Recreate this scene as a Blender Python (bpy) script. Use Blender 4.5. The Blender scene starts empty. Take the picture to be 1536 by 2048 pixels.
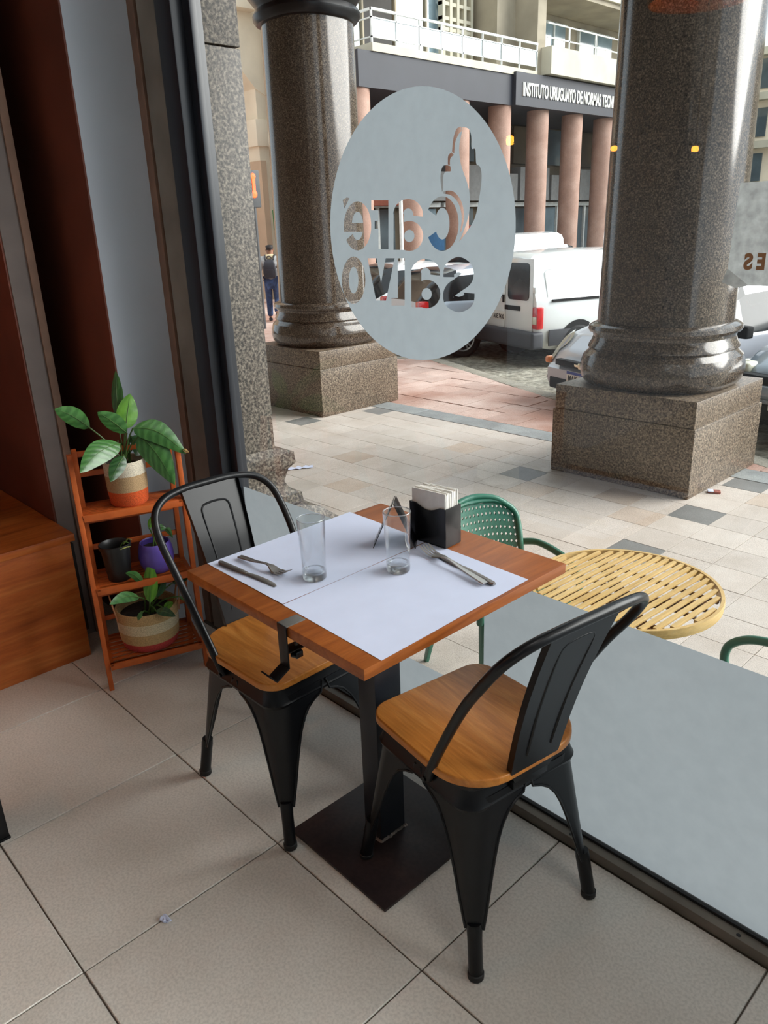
import bpy, bmesh, math, random
from mathutils import Vector, Matrix
PI = math.pi
random.seed(7)
sc = bpy.context.scene
COL = sc.collection

# ---------------------------------------------------------------- camera
YAW, PITCH, ROLL, FPX = math.radians(-46.949), math.radians(20.295), math.radians(-2.082), 1528.9
CAM = Vector((2.382, -0.843, 1.481))
_f = Vector((math.sin(YAW)*math.cos(PITCH), math.cos(YAW)*math.cos(PITCH), -math.sin(PITCH)))
_r0 = Vector((math.cos(YAW), -math.sin(YAW), 0)); _u0 = _r0.cross(_f)
_r = math.cos(ROLL)*_r0 + math.sin(ROLL)*_u0
_u = -math.sin(ROLL)*_r0 + math.cos(ROLL)*_u0
cam = bpy.data.cameras.new('camera'); cam_o = bpy.data.objects.new('camera', cam); COL.objects.link(cam_o)
cam.sensor_fit = 'VERTICAL'; cam.sensor_height = 36.0; cam.lens = FPX/2048*36.0
cam.clip_start = 0.02; cam.clip_end = 500
cam_o.matrix_world = Matrix(((_r.x, _u.x, -_f.x, CAM.x), (_r.y, _u.y, -_f.y, CAM.y), (_r.z, _u.z, -_f.z, CAM.z), (0, 0, 0, 1)))
sc.camera = cam_o

def at(px, py, ax, v):
    """point where the ray of a photo pixel meets the plane axis=v"""
    d = _f + _r*((px-768)/FPX) - _u*((py-1024)/FPX)
    return CAM + d*((v-CAM[ax])/d[ax])
def to_px(p):
    d = Vector(p)-CAM; z = d.dot(_f)
    return (768+FPX*d.dot(_r)/z, 1024-FPX*d.dot(_u)/z, z)

# ---------------------------------------------------------------- light
w = bpy.data.worlds.new('overcast'); sc.world = w; w.use_nodes = True
bg = w.node_tree.nodes['Background']
bg.inputs[0].default_value = (0.80, 0.91, 1.0, 1); bg.inputs[1].default_value = 1.5
sun = bpy.data.lights.new('hazy_sun', 'SUN'); sun.energy = 6.0; sun.angle = math.radians(50); sun.color = (1, 0.97, 0.93)
sun_o = bpy.data.objects.new('hazy_sun', sun); COL.objects.link(sun_o)
sun_o.rotation_euler = Vector((-.62, -.70, -.52)).to_track_quat('-Z', 'Y').to_euler(); sun_o.location = (0, 20, 30)
vs = sc.view_settings
vs.view_transform = 'Standard'; vs.look = 'None'; vs.exposure = 0.3; vs.gamma = 1.0; vs.use_curve_mapping = False
sc.cycles.transparent_max_bounces = 24; sc.cycles.max_bounces = 12; sc.cycles.diffuse_bounces = 6
sc.cycles.transmission_bounces = 12; sc.cycles.sample_clamp_indirect = 6.0
sc.cycles.use_denoising = True; sc.cycles.caustics_reflective = False; sc.cycles.caustics_refractive = False

# ---------------------------------------------------------------- helpers
def lin(c):
    return tuple((x/12.92 if x <= .04045 else ((x+.055)/1.055)**2.4) for x in [v/255 for v in c])
class MB:
    def __init__(s): s.v = []; s.f = []
    def add(s, vs_, fs):
        n = len(s.v); s.v += [tuple(p) for p in vs_]; s.f += [tuple(i+n for i in f) for f in fs]; return s
    def box(s, c, d, m=None):
        x, y, z = d[0]/2, d[1]/2, d[2]/2
        p = [Vector((a*x, b*y, e*z)) for e in (-1, 1) for a, b in ((-1, -1), (1, -1), (1, 1), (-1, 1))]
        if m is not None: p = [m @ q for q in p]
        p = [q+Vector(c) for q in p]
        return s.add(p, [(3, 2, 1, 0), (4, 5, 6, 7), (0, 1, 5, 4), (1, 2, 6, 5), (2, 3, 7, 6), (3, 0, 4, 7)])
    def bb(s, x0, x1, y0, y1, z0, z1):
        return s.box(((x0+x1)/2, (y0+y1)/2, (z0+z1)/2), (x1-x0, y1-y0, z1-z0))
    def bar(s, a, b, wd, th, up=(0, 0, 1)):
        """rectangular bar from a to b; wd across, th along up"""
        a, b = Vector(a), Vector(b); d = (b-a); L = d.length; d.normalize()
        u = Vector(up); sd = d.cross(u)
        if sd.length < 1e-5: sd = d.cross(Vector((1, 0, 0)))
        sd.normalize(); u = sd.cross(d)
        m = Matrix((sd, d, u)).transposed()
        return s.box((a+b)/2, (wd, L, th), m)
    def tube(s, pts, r, n=10, closed=False, caps=True):
        pts = [Vector(p) for p in pts]; N = len(pts)
        rr = r if isinstance(r, (list, tuple)) else [r]*N
        ref = None; rings = []
        for i, p in enumerate(pts):
            a = pts[i-1] if (i > 0 or closed) else pts[i]; b = pts[(i+1) % N] if (i < N-1 or closed) else pts[i]
            t = (b-a)
            if t.length < 1e-9: t = Vector((0, 0, 1))
            t.normalize()
            if ref is None:
                ref = t.orthogonal().normalized()
            else:
                ref = (ref - t*ref.dot(t))
                ref = ref.normalized() if ref.length > 1e-6 else t.orthogonal().normalized()
            bn = t.cross(ref)
            rings.append([p + (ref*math.cos(2*PI*k/n) + bn*math.sin(2*PI*k/n))*rr[i] for k in range(n)])
        v = [q for rg in rings for q in rg]; f = []
        for i in range(N if closed else N-1):
            j = (i+1) % N
            for k in range(n):
                f.append((i*n+k, i*n+(k+1) % n, j*n+(k+1) % n, j*n+k))
        if not closed and caps:
            f.append(tuple(range(n-1, -1, -1))); f.append(tuple((N-1)*n+k for k in range(n)))
        return s.add(v, f)
    def lathe(s, prof, n=32, c=(0, 0, 0), m=None, close=False):
        v = []; f = []; P = len(prof)
        for k in range(n):
            a = 2*PI*k/n
            for r, z in prof:
                q = Vector((r*math.cos(a), r*math.sin(a), z))
                if m is not None: q = m @ q
                v.append(q+Vector(c))
        for k in range(n):
            j = (k+1) % n
            for i in range(P if close else P-1):
                i2 = (i+1) % P
                f.append((k*P+i, j*P+i, j*P+i2, k*P+i2))
        return s.add(v, f)
    def prism(s, pts, z0, z1, m=None, c=(0, 0, 0)):
        n = len(pts)
        v = [Vector((x, y, z0)) for x, y in pts]+[Vector((x, y, z1)) for x, y in pts]
        if m is not None: v = [m @ q for q in v]
        v = [q+Vector(c) for q in v]
        f = [tuple(range(n-1, -1, -1)), tuple(range(n, 2*n))]+[(i, (i+1) % n, n+(i+1) % n, n+i) for i in range(n)]
        return s.add(v, f)
    def loft(s, rings, closed=True, caps=True):
        n = len(rings[0]); v = [q for r in rings for q in r]; f = []
        for i in range(len(rings)-1):
            for k in range(n if closed else n-1):
                k2 = (k+1) % n
                f.append((i*n+k, i*n+k2, (i+1)*n+k2, (i+1)*n+k))
        if caps and closed:
            f.append(tuple(range(n-1, -1, -1))); f.append(tuple((len(rings)-1)*n+k for k in range(n)))
        return s.add(v, f)
    def mesh(s, name, bevel=0, seg=2, sub=0, smooth=None, solid=0, fix=True):
        me = bpy.data.meshes.new(name); me.from_pydata(s.v, [], s.f)
        bm = bmesh.new(); bm.from_mesh(me)
        if fix: bmesh.ops.recalc_face_normals(bm, faces=bm.faces)
        if bevel:
            e = [x for x in bm.edges if len(x.link_faces) == 2 and x.calc_face_angle(0) > .5]
            bmesh.ops.bevel(bm, geom=e, offset=bevel, segments=seg, profile=.6, affect='EDGES', clamp_overlap=True)
        bm.to_mesh(me); bm.free()
        if smooth is None: smooth = 40
        if smooth:
            me.polygons.foreach_set('use_smooth', [True]*len(me.polygons))
            me.set_sharp_from_angle(angle=math.radians(smooth))
        me.update(); return me
    def build(s, name, mat, parent=None, loc=None, bevel=0, seg=2, smooth=None, rotz=0, fix=True):
        o = bpy.data.objects.new(name, s.mesh(name, bevel, seg, smooth=smooth, fix=fix)); COL.objects.link(o)
        if mat is not None: o.data.materials.append(mat)
        if parent is not None: o.parent = parent
        if loc is not None: o.location = loc
        if rotz: o.rotation_euler.z = rotz
        return o
def inst(name, me, parent=None, loc=(0, 0, 0), rotz=0, mat=None):
    o = bpy.data.objects.new(name, me); COL.objects.link(o)
    if mat is not None and not me.materials: me.materials.append(mat)
    o.parent = parent; o.location = loc; o.rotation_euler.z = rotz
    return o
def tag(o, label, cat, group=None, kind=None):
    o['label'] = label; o['category'] = cat
    if group: o['group'] = group
    if kind: o['kind'] = kind
    return o
def thing(name, label, cat, loc=(0, 0, 0), rotz=0, group=None):
    o = bpy.data.objects.new(name, None); COL.objects.link(o); o.empty_display_size = .05
    o.location = loc; o.rotation_euler.z = rotz
    return tag(o, label, cat, group)
def struct(name, loc=(0, 0, 0)):
    o = bpy.data.objects.new(name, None); COL.objects.link(o); o.location = loc; o['kind'] = 'structure'; return o
def dup(root, loc, rotz, label=None, group=None):
    r = root.copy(); COL.objects.link(r); r.location = loc; r.rotation_euler.z = rotz
    if label: r['label'] = label
    if group: r['group'] = group
    for ch in list(root.children):
        c = ch.copy(); COL.objects.link(c); c.parent = r
        for g in list(ch.children):
            d = g.copy(); COL.objects.link(d); d.parent = c
    return r
def rz(a): return Matrix.Rotation(a, 3, 'Z')
def rx(a): return Matrix.Rotation(a, 3, 'X')
def ry(a): return Matrix.Rotation(a, 3, 'Y')
def rrect(wd, ht, r, n=5, cx=0, cy=0):
    p = []
    for sx, sy, a0 in ((1, 1, 0), (-1, 1, 90), (-1, -1, 180), (1, -1, 270)):
        for k in range(n+1):
            a = math.radians(a0+90*k/n)
            p.append((cx+sx*(wd/2-r)+r*math.cos(a), cy+sy*(ht/2-r)+r*math.sin(a)))
    return p
def lerp(a, b, t): return a+(b-a)*t
def interp(x, tab):
    if x <= tab[0][0]: return tab[0][1]
    for (a, va), (b, vb) in zip(tab, tab[1:]):
        if x <= b: return va+(vb-va)*(x-a)/(b-a)
    return tab[-1][1]
def smooth_path(pts, n=8):
    pts = [Vector(p) for p in pts]; out = []
    for i in range(len(pts)-1):
        p0 = pts[max(i-1, 0)]; p1 = pts[i]; p2 = pts[i+1]; p3 = pts[min(i+2, len(pts)-1)]
        for k in range(n):
            t = k/n
            out.append(.5*((2*p1)+(p2-p0)*t+(2*p0-5*p1+4*p2-p3)*t*t+(3*p1-p0-3*p2+p3)*t**3))
    out.append(pts[-1]); return out

# ---------------------------------------------------------------- materials
def newmat(name):
    m = bpy.data.materials.new(name); m.use_nodes = True
    nt = m.node_tree; b = nt.nodes['Principled BSDF']; return m, nt, b
def nd(nt, typ, **kw):
    n = nt.nodes.new(typ)
    for k, v in kw.items():
        if k in n.inputs: n.inputs[k].default_value = v
        else: setattr(n, k, v)
    return n
def coords(nt, scale=(1, 1, 1), rot=(0, 0, 0)):
    tc = nd(nt, 'ShaderNodeTexCoord'); mp = nd(nt, 'ShaderNodeMapping')
    mp.inputs['Scale'].default_value = scale; mp.inputs['Rotation'].default_value = rot
    nt.links.new(tc.outputs['Object'], mp.inputs[0]); return mp.outputs[0]
def ramp(nt, src, stops):
    r = nd(nt, 'ShaderNodeValToRGB'); e = r.color_ramp.elements
    while len(e) < len(stops): e.new(.5)
    for k, (pos, c) in enumerate(stops):
        e[k].position = pos; e[k].color = tuple(lin(c))+(1,)
    nt.links.new(src, r.inputs[0]); return r.outputs[0]
def bump(nt, b, h, strength=.2, dist=.01):
    bp = nd(nt, 'ShaderNodeBump'); bp.inputs['Strength'].default_value = strength; bp.inputs['Distance'].default_value = dist
    nt.links.new(h, bp.inputs['Height']); nt.links.new(bp.outputs[0], b.inputs['Normal'])
def mixc(nt, fac, a, b2, mode='MIX'):
    m = nd(nt, 'ShaderNodeMix', data_type='RGBA', blend_type=mode)
    for s_, x in ((0, fac), (6, a), (7, b2)):
        if hasattr(x, 'links'): nt.links.new(x, m.inputs[s_])
        elif s_ == 0: m.inputs[0].default_value = x
        else: m.inputs[s_].default_value = tuple(lin(x))+(1,)
    return m.outputs[2]
def plain(name, c, rough=.5, metal=0, var=.06, scale=8, bmp=0, spec=.5, coat=0, sheen=0):
    m, nt, b = newmat(name)
    n = nd(nt, 'ShaderNodeTexNoise', Scale=scale, Detail=5.0); nt.links.new(coords(nt), n.inputs['Vector'])
    lo = tuple(max(0, x*(1-var)) for x in c); hi = tuple(min(255, x*(1+var)) for x in c)
    nt.links.new(ramp(nt, n.outputs[0], [(.3, lo), (.7, hi)]), b.inputs['Base Color'])
    b.inputs['Roughness'].default_value = rough; b.inputs['Metallic'].default_value = metal
    b.inputs['Specular IOR Level'].default_value = spec; b.inputs['Coat Weight'].default_value = coat
    if bmp: bump(nt, b, n.outputs[0], bmp, .003)
    return m
def wood(name, cols, scale=(2, 22, 22), rough=.4, ring=2.0, rot=(0, 0, 0), bmp=.06, spec=.4):
    m, nt, b = newmat(name)
    co = coords(nt, scale, rot)
    n1 = nd(nt, 'ShaderNodeTexNoise', Scale=1.0, Detail=8.0, Roughness=.6, Distortion=ring); nt.links.new(co, n1.inputs['Vector'])
    n2 = nd(nt, 'ShaderNodeTexNoise', Scale=6.0, Detail=6.0, Roughness=.7); nt.links.new(co, n2.inputs['Vector'])
    oi = nd(nt, 'ShaderNodeObjectInfo')
    c1 = ramp(nt, n1.outputs[0], [(.25, cols[0]), (.5, cols[1]), (.75, cols[2])])
    c2 = ramp(nt, n2.outputs[0], [(.3, (150, 150, 150)), (.65, (255, 255, 255))])
    c = mixc(nt, .35, c1, c2, 'MULTIPLY')
    nt.links.new(c, b.inputs['Base Color'])
    b.inputs['Roughness'].default_value = rough; b.inputs['Specular IOR Level'].default_value = spec
    bump(nt, b, n2.outputs[0], bmp, .002); return m
def granite(name, cols, scale=60, rough=.25, bmp=0, stain=None):
    m, nt, b = newmat(name); co = coords(nt)
    v = nd(nt, 'ShaderNodeTexNoise', Scale=float(scale), Detail=3.0, Roughness=.65); nt.links.new(co, v.inputs['Vector'])
    v2 = nd(nt, 'ShaderNodeTexVoronoi', Scale=float(scale)*.8); nt.links.new(co, v2.inputs['Vector'])
    c1 = ramp(nt, v.outputs[0], [(.38, cols[0]), (.46, cols[1]), (.56, cols[2]), (.66, cols[3])])
    sep = nd(nt, 'ShaderNodeSeparateColor'); nt.links.new(v2.outputs['Color'], sep.inputs[0])
    c2 = ramp(nt, sep.outputs[0], [(.0, (120, 120, 120)), (.5, (235, 235, 235)), (1., (255, 255, 255))])
    c = mixc(nt, .55, c1, c2, 'MULTIPLY')
    n3 = nd(nt, 'ShaderNodeTexNoise', Scale=1.6, Detail=4.0); nt.links.new(co, n3.inputs['Vector'])
    c3 = ramp(nt, n3.outputs[0], [(.35, stain or (205, 195, 185)), (.65, (255, 255, 255))])
    c = mixc(nt, .6, c, c3, 'MULTIPLY')
    nt.links.new(c, b.inputs['Base Color']); b.inputs['Roughness'].default_value = rough
    if bmp: bump(nt, b, v.outputs[0], bmp, .002)
    return m
def tilemat(name, cols, rough=.4, scale=4, fine=120, finev=.12, rnd=.12, spec=.4, stain=None):
    m, nt, b = newmat(name); co = coords(nt)
    oi = nd(nt, 'ShaderNodeObjectInfo')
    off = nd(nt, 'ShaderNodeVectorMath', operation='ADD'); nt.links.new(co, off.inputs[0]); nt.links.new(oi.outputs['Location'], off.inputs[1])
    n = nd(nt, 'ShaderNodeTexNoise', Scale=float(scale), Detail=6.0, Roughness=.6); nt.links.new(off.outputs[0], n.inputs['Vector'])
    n2 = nd(nt, 'ShaderNodeTexNoise', Scale=float(fine), Detail=3.0); nt.links.new(off.outputs[0], n2.inputs['Vector'])
    c = ramp(nt, n.outputs[0], [(.3, cols[0]), (.5, cols[1]), (.7, cols[2])])
    g = int(255*(1-finev*2)); c = mixc(nt, .8, c, ramp(nt, n2.outputs[0], [(.35, (g, g, g)), (.6, (255, 255, 255))]), 'MULTIPLY')
    g = int(255*(1-rnd)); c = mixc(nt, 1.0, c, ramp(nt, oi.outputs['Random'], [(0, (g, g, g)), (1, (255, 255, 255))]), 'MULTIPLY')
    if stain:
        n3 = nd(nt, 'ShaderNodeTexNoise', Scale=.9, Detail=5.0); nt.links.new(off.outputs[0], n3.inputs['Vector'])
        c = mixc(nt, .8, c, ramp(nt, n3.outputs[0], [(.35, stain), (.55, (255, 255, 255))]), 'MULTIPLY')
    nt.links.new(c, b.inputs['Base Color']); b.inputs['Roughness'].default_value = rough; b.inputs['Specular IOR Level'].default_value = spec
    bump(nt, b, n2.outputs[0], .08, .002); return m
def schlick(nt, f0=.045, scale=1.0, pw=5.0):
    lw = nd(nt, 'ShaderNodeLayerWeight'); lw.inputs['Blend'].default_value = .5
    p = nd(nt, 'ShaderNodeMath', operation='POWER'); p.inputs[1].default_value = pw; nt.links.new(lw.outputs['Facing'], p.inputs[0])
    m = nd(nt, 'ShaderNodeMath', operation='MULTIPLY_ADD'); m.inputs[1].default_value = (1-f0)*scale; m.inputs[2].default_value = f0; nt.links.new(p.outputs[0], m.inputs[0])
    return m.outputs[0]
def pane_mat(name, tint=(255, 255, 255), refl=1.0, f0=.045, pw=5.0):
    m = bpy.data.materials.new(name); m.use_nodes = True; nt = m.node_tree; nt.nodes.clear()
    out = nd(nt, 'ShaderNodeOutputMaterial'); tr = nd(nt, 'ShaderNodeBsdfTransparent'); gl = nd(nt, 'ShaderNodeBsdfGlossy')
    n = nd(nt, 'ShaderNodeTexNoise', Scale=3.0); nt.links.new(coords(nt), n.inputs['Vector'])
    t2 = tuple(x*.985 for x in tint); nt.links.new(ramp(nt, n.outputs[0], [(.3, t2), (.7, tint)]), tr.inputs[0])
    gl.inputs['Roughness'].default_value = .0; gl.inputs[0].default_value = (refl, refl, refl, 1)
    mx = nd(nt, 'ShaderNodeMixShader'); nt.links.new(schlick(nt, f0, 1.0, pw), mx.inputs[0]); nt.links.new(tr.outputs[0], mx.inputs[1]); nt.links.new(gl.outputs[0], mx.inputs[2])
    nt.links.new(mx.outputs[0], out.inputs[0]); return m
def film_mat(name, c, trans=.6, scale=30, var=.03, rough=.6):
    """frosted film: scatters light from both sides"""
    m = bpy.data.materials.new(name); m.use_nodes = True; nt = m.node_tree; nt.nodes.clear()
    out = nd(nt, 'ShaderNodeOutputMaterial'); tr = nd(nt, 'ShaderNodeBsdfTranslucent'); di = nd(nt, 'ShaderNodeBsdfDiffuse')
    n = nd(nt, 'ShaderNodeTexNoise', Scale=float(scale), Detail=5.0); nt.links.new(coords(nt), n.inputs['Vector'])
    lo = tuple(x*(1-var) for x in c)
    cc = ramp(nt, n.outputs[0], [(.3, lo), (.7, c)])
    nt.links.new(cc, tr.inputs[0]); nt.links.new(cc, di.inputs[0])
    mx = nd(nt, 'ShaderNodeMixShader'); mx.inputs[0].default_value = trans
    nt.links.new(di.outputs[0], mx.inputs[1]); nt.links.new(tr.outputs[0], mx.inputs[2])
    nt.links.new(mx.outputs[0], out.inputs[0]); return m
def glow(name, c, strength):
    m, nt, b = newmat(name)
    n = nd(nt, 'ShaderNodeTexNoise', Scale=20.0); nt.links.new(coords(nt), n.inputs['Vector'])
    lo = tuple(x*.9 for x in c)
    cc = ramp(nt, n.outputs[0], [(.3, lo), (.7, c)])
    nt.links.new(cc, b.inputs['Base Color']); nt.links.new(cc, b.inputs['Emission Color']); b.inputs['Emission Strength'].default_value = strength
    return m
M = {}
M['floor_tile'] = tilemat('floor_tile', [(208, 203, 193), (220, 215, 206), (228, 224, 216)], rough=.36, scale=2.2, fine=160, finev=.05, rnd=.04, spec=.45)
M['grout'] = plain('grout', (92, 84, 76), .9)
M['plaster_white'] = plain('plaster_white', (188, 197, 208), .8, var=.02, scale=3)
M['plaster_grey'] = plain('plaster_grey', (128, 124, 116), .75, var=.1, scale=5)
M['ceiling_white'] = plain('ceiling_white', (205, 200, 192), .85, var=.02)
M['brown_paint'] = plain('brown_paint', (104, 52, 36), .6, var=.12, scale=3)
M['post_grey'] = plain('post_grey', (118, 108, 104), .7, var=.05)
M['post_edge'] = plain('post_edge', (128, 100, 84), .7, var=.1)
M['black_metal'] = plain('black_metal', (14, 15, 18), .33, metal=0, var=.15, scale=30, spec=.3)
M['navy_frame'] = plain('navy_frame', (30, 34, 42), .35, var=.1, spec=.5)
M['rail_bronze'] = plain('rail_bronze', (106, 98, 88), .4, metal=.4, var=.12)
M['gasket'] = plain('gasket', (16, 16, 17), .6)
M['glass'] = pane_mat('glass', (250, 253, 252))
M['film'] = film_mat('film', (141, 148, 153), .66)
M['granite'] = granite('granite', [(52, 48, 44), (104, 97, 87), (150, 141, 127), (178, 170, 156)], 80, .22)
M['granite_matt'] = granite('granite_matt', [(42, 39, 36), (84, 78, 71), (124, 116, 105), (152, 144, 132)], 95, .5)
M['granite_polished'] = granite('granite_polished', [(50, 42, 36), (76, 66, 57), (106, 94, 82), (136, 124, 110)], 85, .13)
M['granite_plinth'] = granite('granite_plinth', [(66, 54, 44), (108, 94, 80), (142, 126, 108), (168, 154, 134)], 70, .4, .15)
M['pavers'] = tilemat('pavers', [(198, 186, 174), (209, 198, 188), (217, 208, 199)], .55, 3, 220, .12, .06)
M['pavers_grey'] = tilemat('pavers_grey', [(118, 118, 116), (130, 130, 128), (142, 142, 140)], .55, 3, 220, .1, .08)
M['pavers_warm'] = tilemat('pavers_warm', [(194, 176, 160), (205, 188, 172), (213, 198, 184)], .55, 3, 220, .14, .06)
M['stone_band'] = tilemat('stone_band', [(138, 142, 142), (152, 156, 156), (166, 170, 168)], .6, 4, 150, .1, .06)
M['pink_tile'] = tilemat('pink_tile', [(200, 170, 158), (212, 184, 172), (222, 197, 186)], .7, 2.5, 90, .08, .08, stain=(206, 172, 156))
M['joint'] = plain('joint', (84, 74, 66), .95, var=.15, scale=12)
M['asphalt'] = granite('asphalt', [(132, 128, 114), (156, 152, 138), (178, 174, 160), (194, 190, 176)], 14, .8, .5)
M['kerb'] = tilemat('kerb', [(150, 144, 130), (166, 160, 146), (178, 172, 160)], .8, 4, 60, .1, .08)

# ================================================================ the room shell
T = 0.515
GY = 0.55            # plane of the window glass
floor = MB().bb(-1.2, 6.6, -6.0, .56, -.12, -.004).build('floor', M['grout']); floor['kind'] = 'structure'
_tm = {}
def tile_mesh(name, sx, sy, th, mat, bev=.0015):
    k = (name, round(sx, 3), round(sy, 3), mat.name)
    if k not in _tm:
        me = MB().bb(-sx/2, sx/2, -sy/2, sy/2, -th, 0).mesh('tile', bevel=bev, seg=1); me.materials.append(mat); _tm[k] = me
    return _tm[k]
for i in range(-3, 13):
    for j in range(-12, 1):
        x0, x1, y0, y1 = i*T, (i+1)*T, j*T, min((j+1)*T, .511)
        if x1 < -1.1 or x0 > 6.4: continue
        inst('tile', tile_mesh('floor', x1-x0-.0035, y1-y0-.0035, .012, M['floor_tile']), floor, ((x0+x1)/2, (y0+y1)/2, 0))
ceil_ = MB().bb(-1.2, 6.6, -6, .62, 3.3, 3.4).build('ceiling', M['ceiling_white']); ceil_['kind'] = 'structure'
for nm, b_ in (('wall_back', (-1.2, 6.6, -6.1, -6.0, 0, 3.3)), ('wall_right', (6.5, 6.6, -6, .62, 0, 3.3))):
    o = MB().bb(*b_).build(nm, M['plaster_white']); o['kind'] = 'structure'
o = MB().bb(.17, 6.5, .50, .62, 2.95, 3.3).build('wall_front', M['plaster_white']); o['kind'] = 'structure'
wl = struct('wall_left')
MB().bb(-1.15, -.18, .312, .62, 0, 3.3).build('white_pier', M['plaster_white'], wl)
MB().bb(-1.15, -.1795, .306, .312, 0, 3.3).build('pier_side', M['brown_paint'], wl)
MB().bb(-.18, -.138, .525, .62, 0, 3.3).build('brown_strip', M['post_edge'], wl, bevel=.002)
MB().bb(-.138, -.11, .56, .62, 0, 3.3).build('shadow_gap', M['gasket'], wl)
MB().bb(-.11, .04, .52, .62, 0, 3.3).build('plaster_strip', M['plaster_grey'], wl, bevel=.003)
MB().bb(-1.15, -.95, .19, .306, 0, 3.3).build('recess_back', M['brown_paint'], wl)
MB().bb(-1.15, -.425, .10, .19, 0, 3.3).build('partition_post', M['post_grey'], wl, bevel=.002)
MB().bb(-.425, -.415, .165, .192, .0, 3.3).build('post_edging', M['post_edge'], wl, bevel=.002)
MB().bb(-1.15, -.43, .094, .10, .0, 3.3).build('niche_side', M['brown_paint'], wl)
MB().bb(-1.2, -1.1, -2.6, .094, 0, 3.3).build('niche_back', M['brown_paint'], wl)
MB().bb(-1.2, -.4, -6, -2.6, 0, 3.3).build('plaster_wall', M['plaster_white'], wl)

# ---- shop window: frame, rail, pane, frosted strip
win = struct('window_1')
MB().bb(.04, .13, .495, .60, 0, 3.3).build('frame_post', M['navy_frame'], win, bevel=.004)
MB().bb(.13, .17, .534, .558, 0, 3.3).build('frame_stop', M['navy_frame'], win, bevel=.004)
MB().bb(.17, 6.5, .50, .60, 2.88, 2.95).build('head_rail', M['navy_frame'], win, bevel=.004)
MB().bb(.17, 6.5, .5115, .538, 0, .03).bb(.17, 6.5, .575, .605, -.1, .03).build('bottom_rail', M['rail_bronze'], win, bevel=.003)
MB().bb(.17, 6.5, .538, .575, 0, .036).build('gasket', M['gasket'], win)
for k in range(9):
    MB().lathe([(0, .0014), (.004, .0012), (.0052, 0)], 10).build('screw', M['gasket'], win, loc=(1.15+.42*k, .522, .03))
MB().add([(.168, GY, .02), (6.5, GY, .02), (6.5, GY, 2.9), (.168, GY, 2.9)], [(0, 1, 2, 3)]).build('glass_pane', M['glass'], win, smooth=0, fix=False)
film = MB()
FZ = .648
for x0, x1, z0, z1 in ((.172, .86, .037, FZ), (.86, 1.26, .037, .287), (1.26, 6.5, .037, FZ)):
    film.add([(x0, GY-.0015, z0), (x1, GY-.0015, z0), (x1, GY-.0015, z1), (x0, GY-.0015, z1)], [(0, 1, 2, 3)])
f_o = film.build('frosted_film', M['film'], win, smooth=0); f_o['label'] = 'grey frosted film along the bottom of the pane'

# ---- the step up below the window and the arcade
OZ = -.5
o = MB().bb(-3, 7, .585, .66, OZ, -.002).build('trim_1', M['granite']); o['kind'] = 'structure'
M['arcade_ceiling'] = plain('arcade_ceiling', (170, 162, 150), .85, var=.05)
ac = struct('arcade_ceiling')
MB().bb(-14, 9, .62, 6.3, 7.2, 7.6).build('soffit', M['arcade_ceiling'], ac)
MB().bb(-14, 9, 4.45, 5.6, 6.1, 7.2).build('architrave', M['arcade_ceiling'], ac)
MB().bb(-14, 9, 5.6, 6.3, 7.6, 22).build('upper_facade', M['arcade_ceiling'], ac)
wf = MB().bb(-14, -.6, .62, .80, OZ, 7.2).bb(.02, 9, .62, .8, 2.98, 7.2).build('wall_outside', M['granite']); wf['kind'] = 'structure'

# ================================================================ ground outside
def clip(poly, a, b, c):
    """keep a*x+b*y<=c"""
    out = []
    for i, p in enumerate(poly):
        q = poly[(i+1) % len(poly)]; dp = a*p[0]+b*p[1]-c; dq = a*q[0]+b*q[1]-c
        if dp <= 0: out.append(p)
        if dp*dq < 0:
            t = dp/(dp-dq); out.append((p[0]+(q[0]-p[0])*t, p[1]+(q[1]-p[1])*t))
    return out
def area(p): return abs(sum(p[i-1][0]*p[i][1]-p[i][0]*p[i-1][1] for i in range(len(p))))/2
road = MB().bb(-60, 40, .7, 90, -.75, -.6).build('road', M['asphalt']); road['kind'] = 'structure'
# kerb line through (-6.0,8.34) and (-2.98,7.13); it turns the corner at x=-6.2
KN = Vector((.3719, .9283)); KC = KN.dot(Vector((-6.0, 8.34)))          # inside: KN.p <= KC
K2 = Vector((-.6, .8)); KC2 = K2.dot(Vector((-6.25, 8.43)))
walk = MB()
wp = [(-40, .62), (7, .62), (7, 5.0), (2.3, 5.02), (-6.25, 8.43), (-9.3, 6.2), (-9.3, 14), (-40, 14)]
walk.prism(wp, -.62, OZ-.012)
walk = walk.build('sidewalk', M['joint']); walk['kind'] = 'structure'
PX, PY, AX, AY = .302, .296, .042, 4.10
grey = set()
for q in ((1390, 1030), (600, 849), (1279, 1090), (1506, 976), (1055, 946), (759, 827)):
    p = at(q[0], q[1], 2, OZ); grey.add((math.floor((p.x-AX)/PX), math.floor((p.y-AY)/PY)))
warm = {(-2, 0), (-1, -1)}
cells = []
for i in range(-42, 13):
    for j in range(-12, 4):
        x0, y0 = AX+i*PX, AY+j*PY; x1, y1 = x0+PX, min(y0+PY, 5.235)
        y0 = max(y0, .66)
        if y1-y0 < .05: continue
        p = to_px(((x0+x1)/2, (y0+y1)/2, OZ))
        seen = p[2] > 0 and -60 < p[0] < 1600 and 780 < p[1] < 1420 and p[0] > 470
        cells.append((0 if seen else 1, p[2] if p[2] > 0 else 99, i, j, x0, x1, y0, y1))
cells.sort()
rest = MB()
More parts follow.
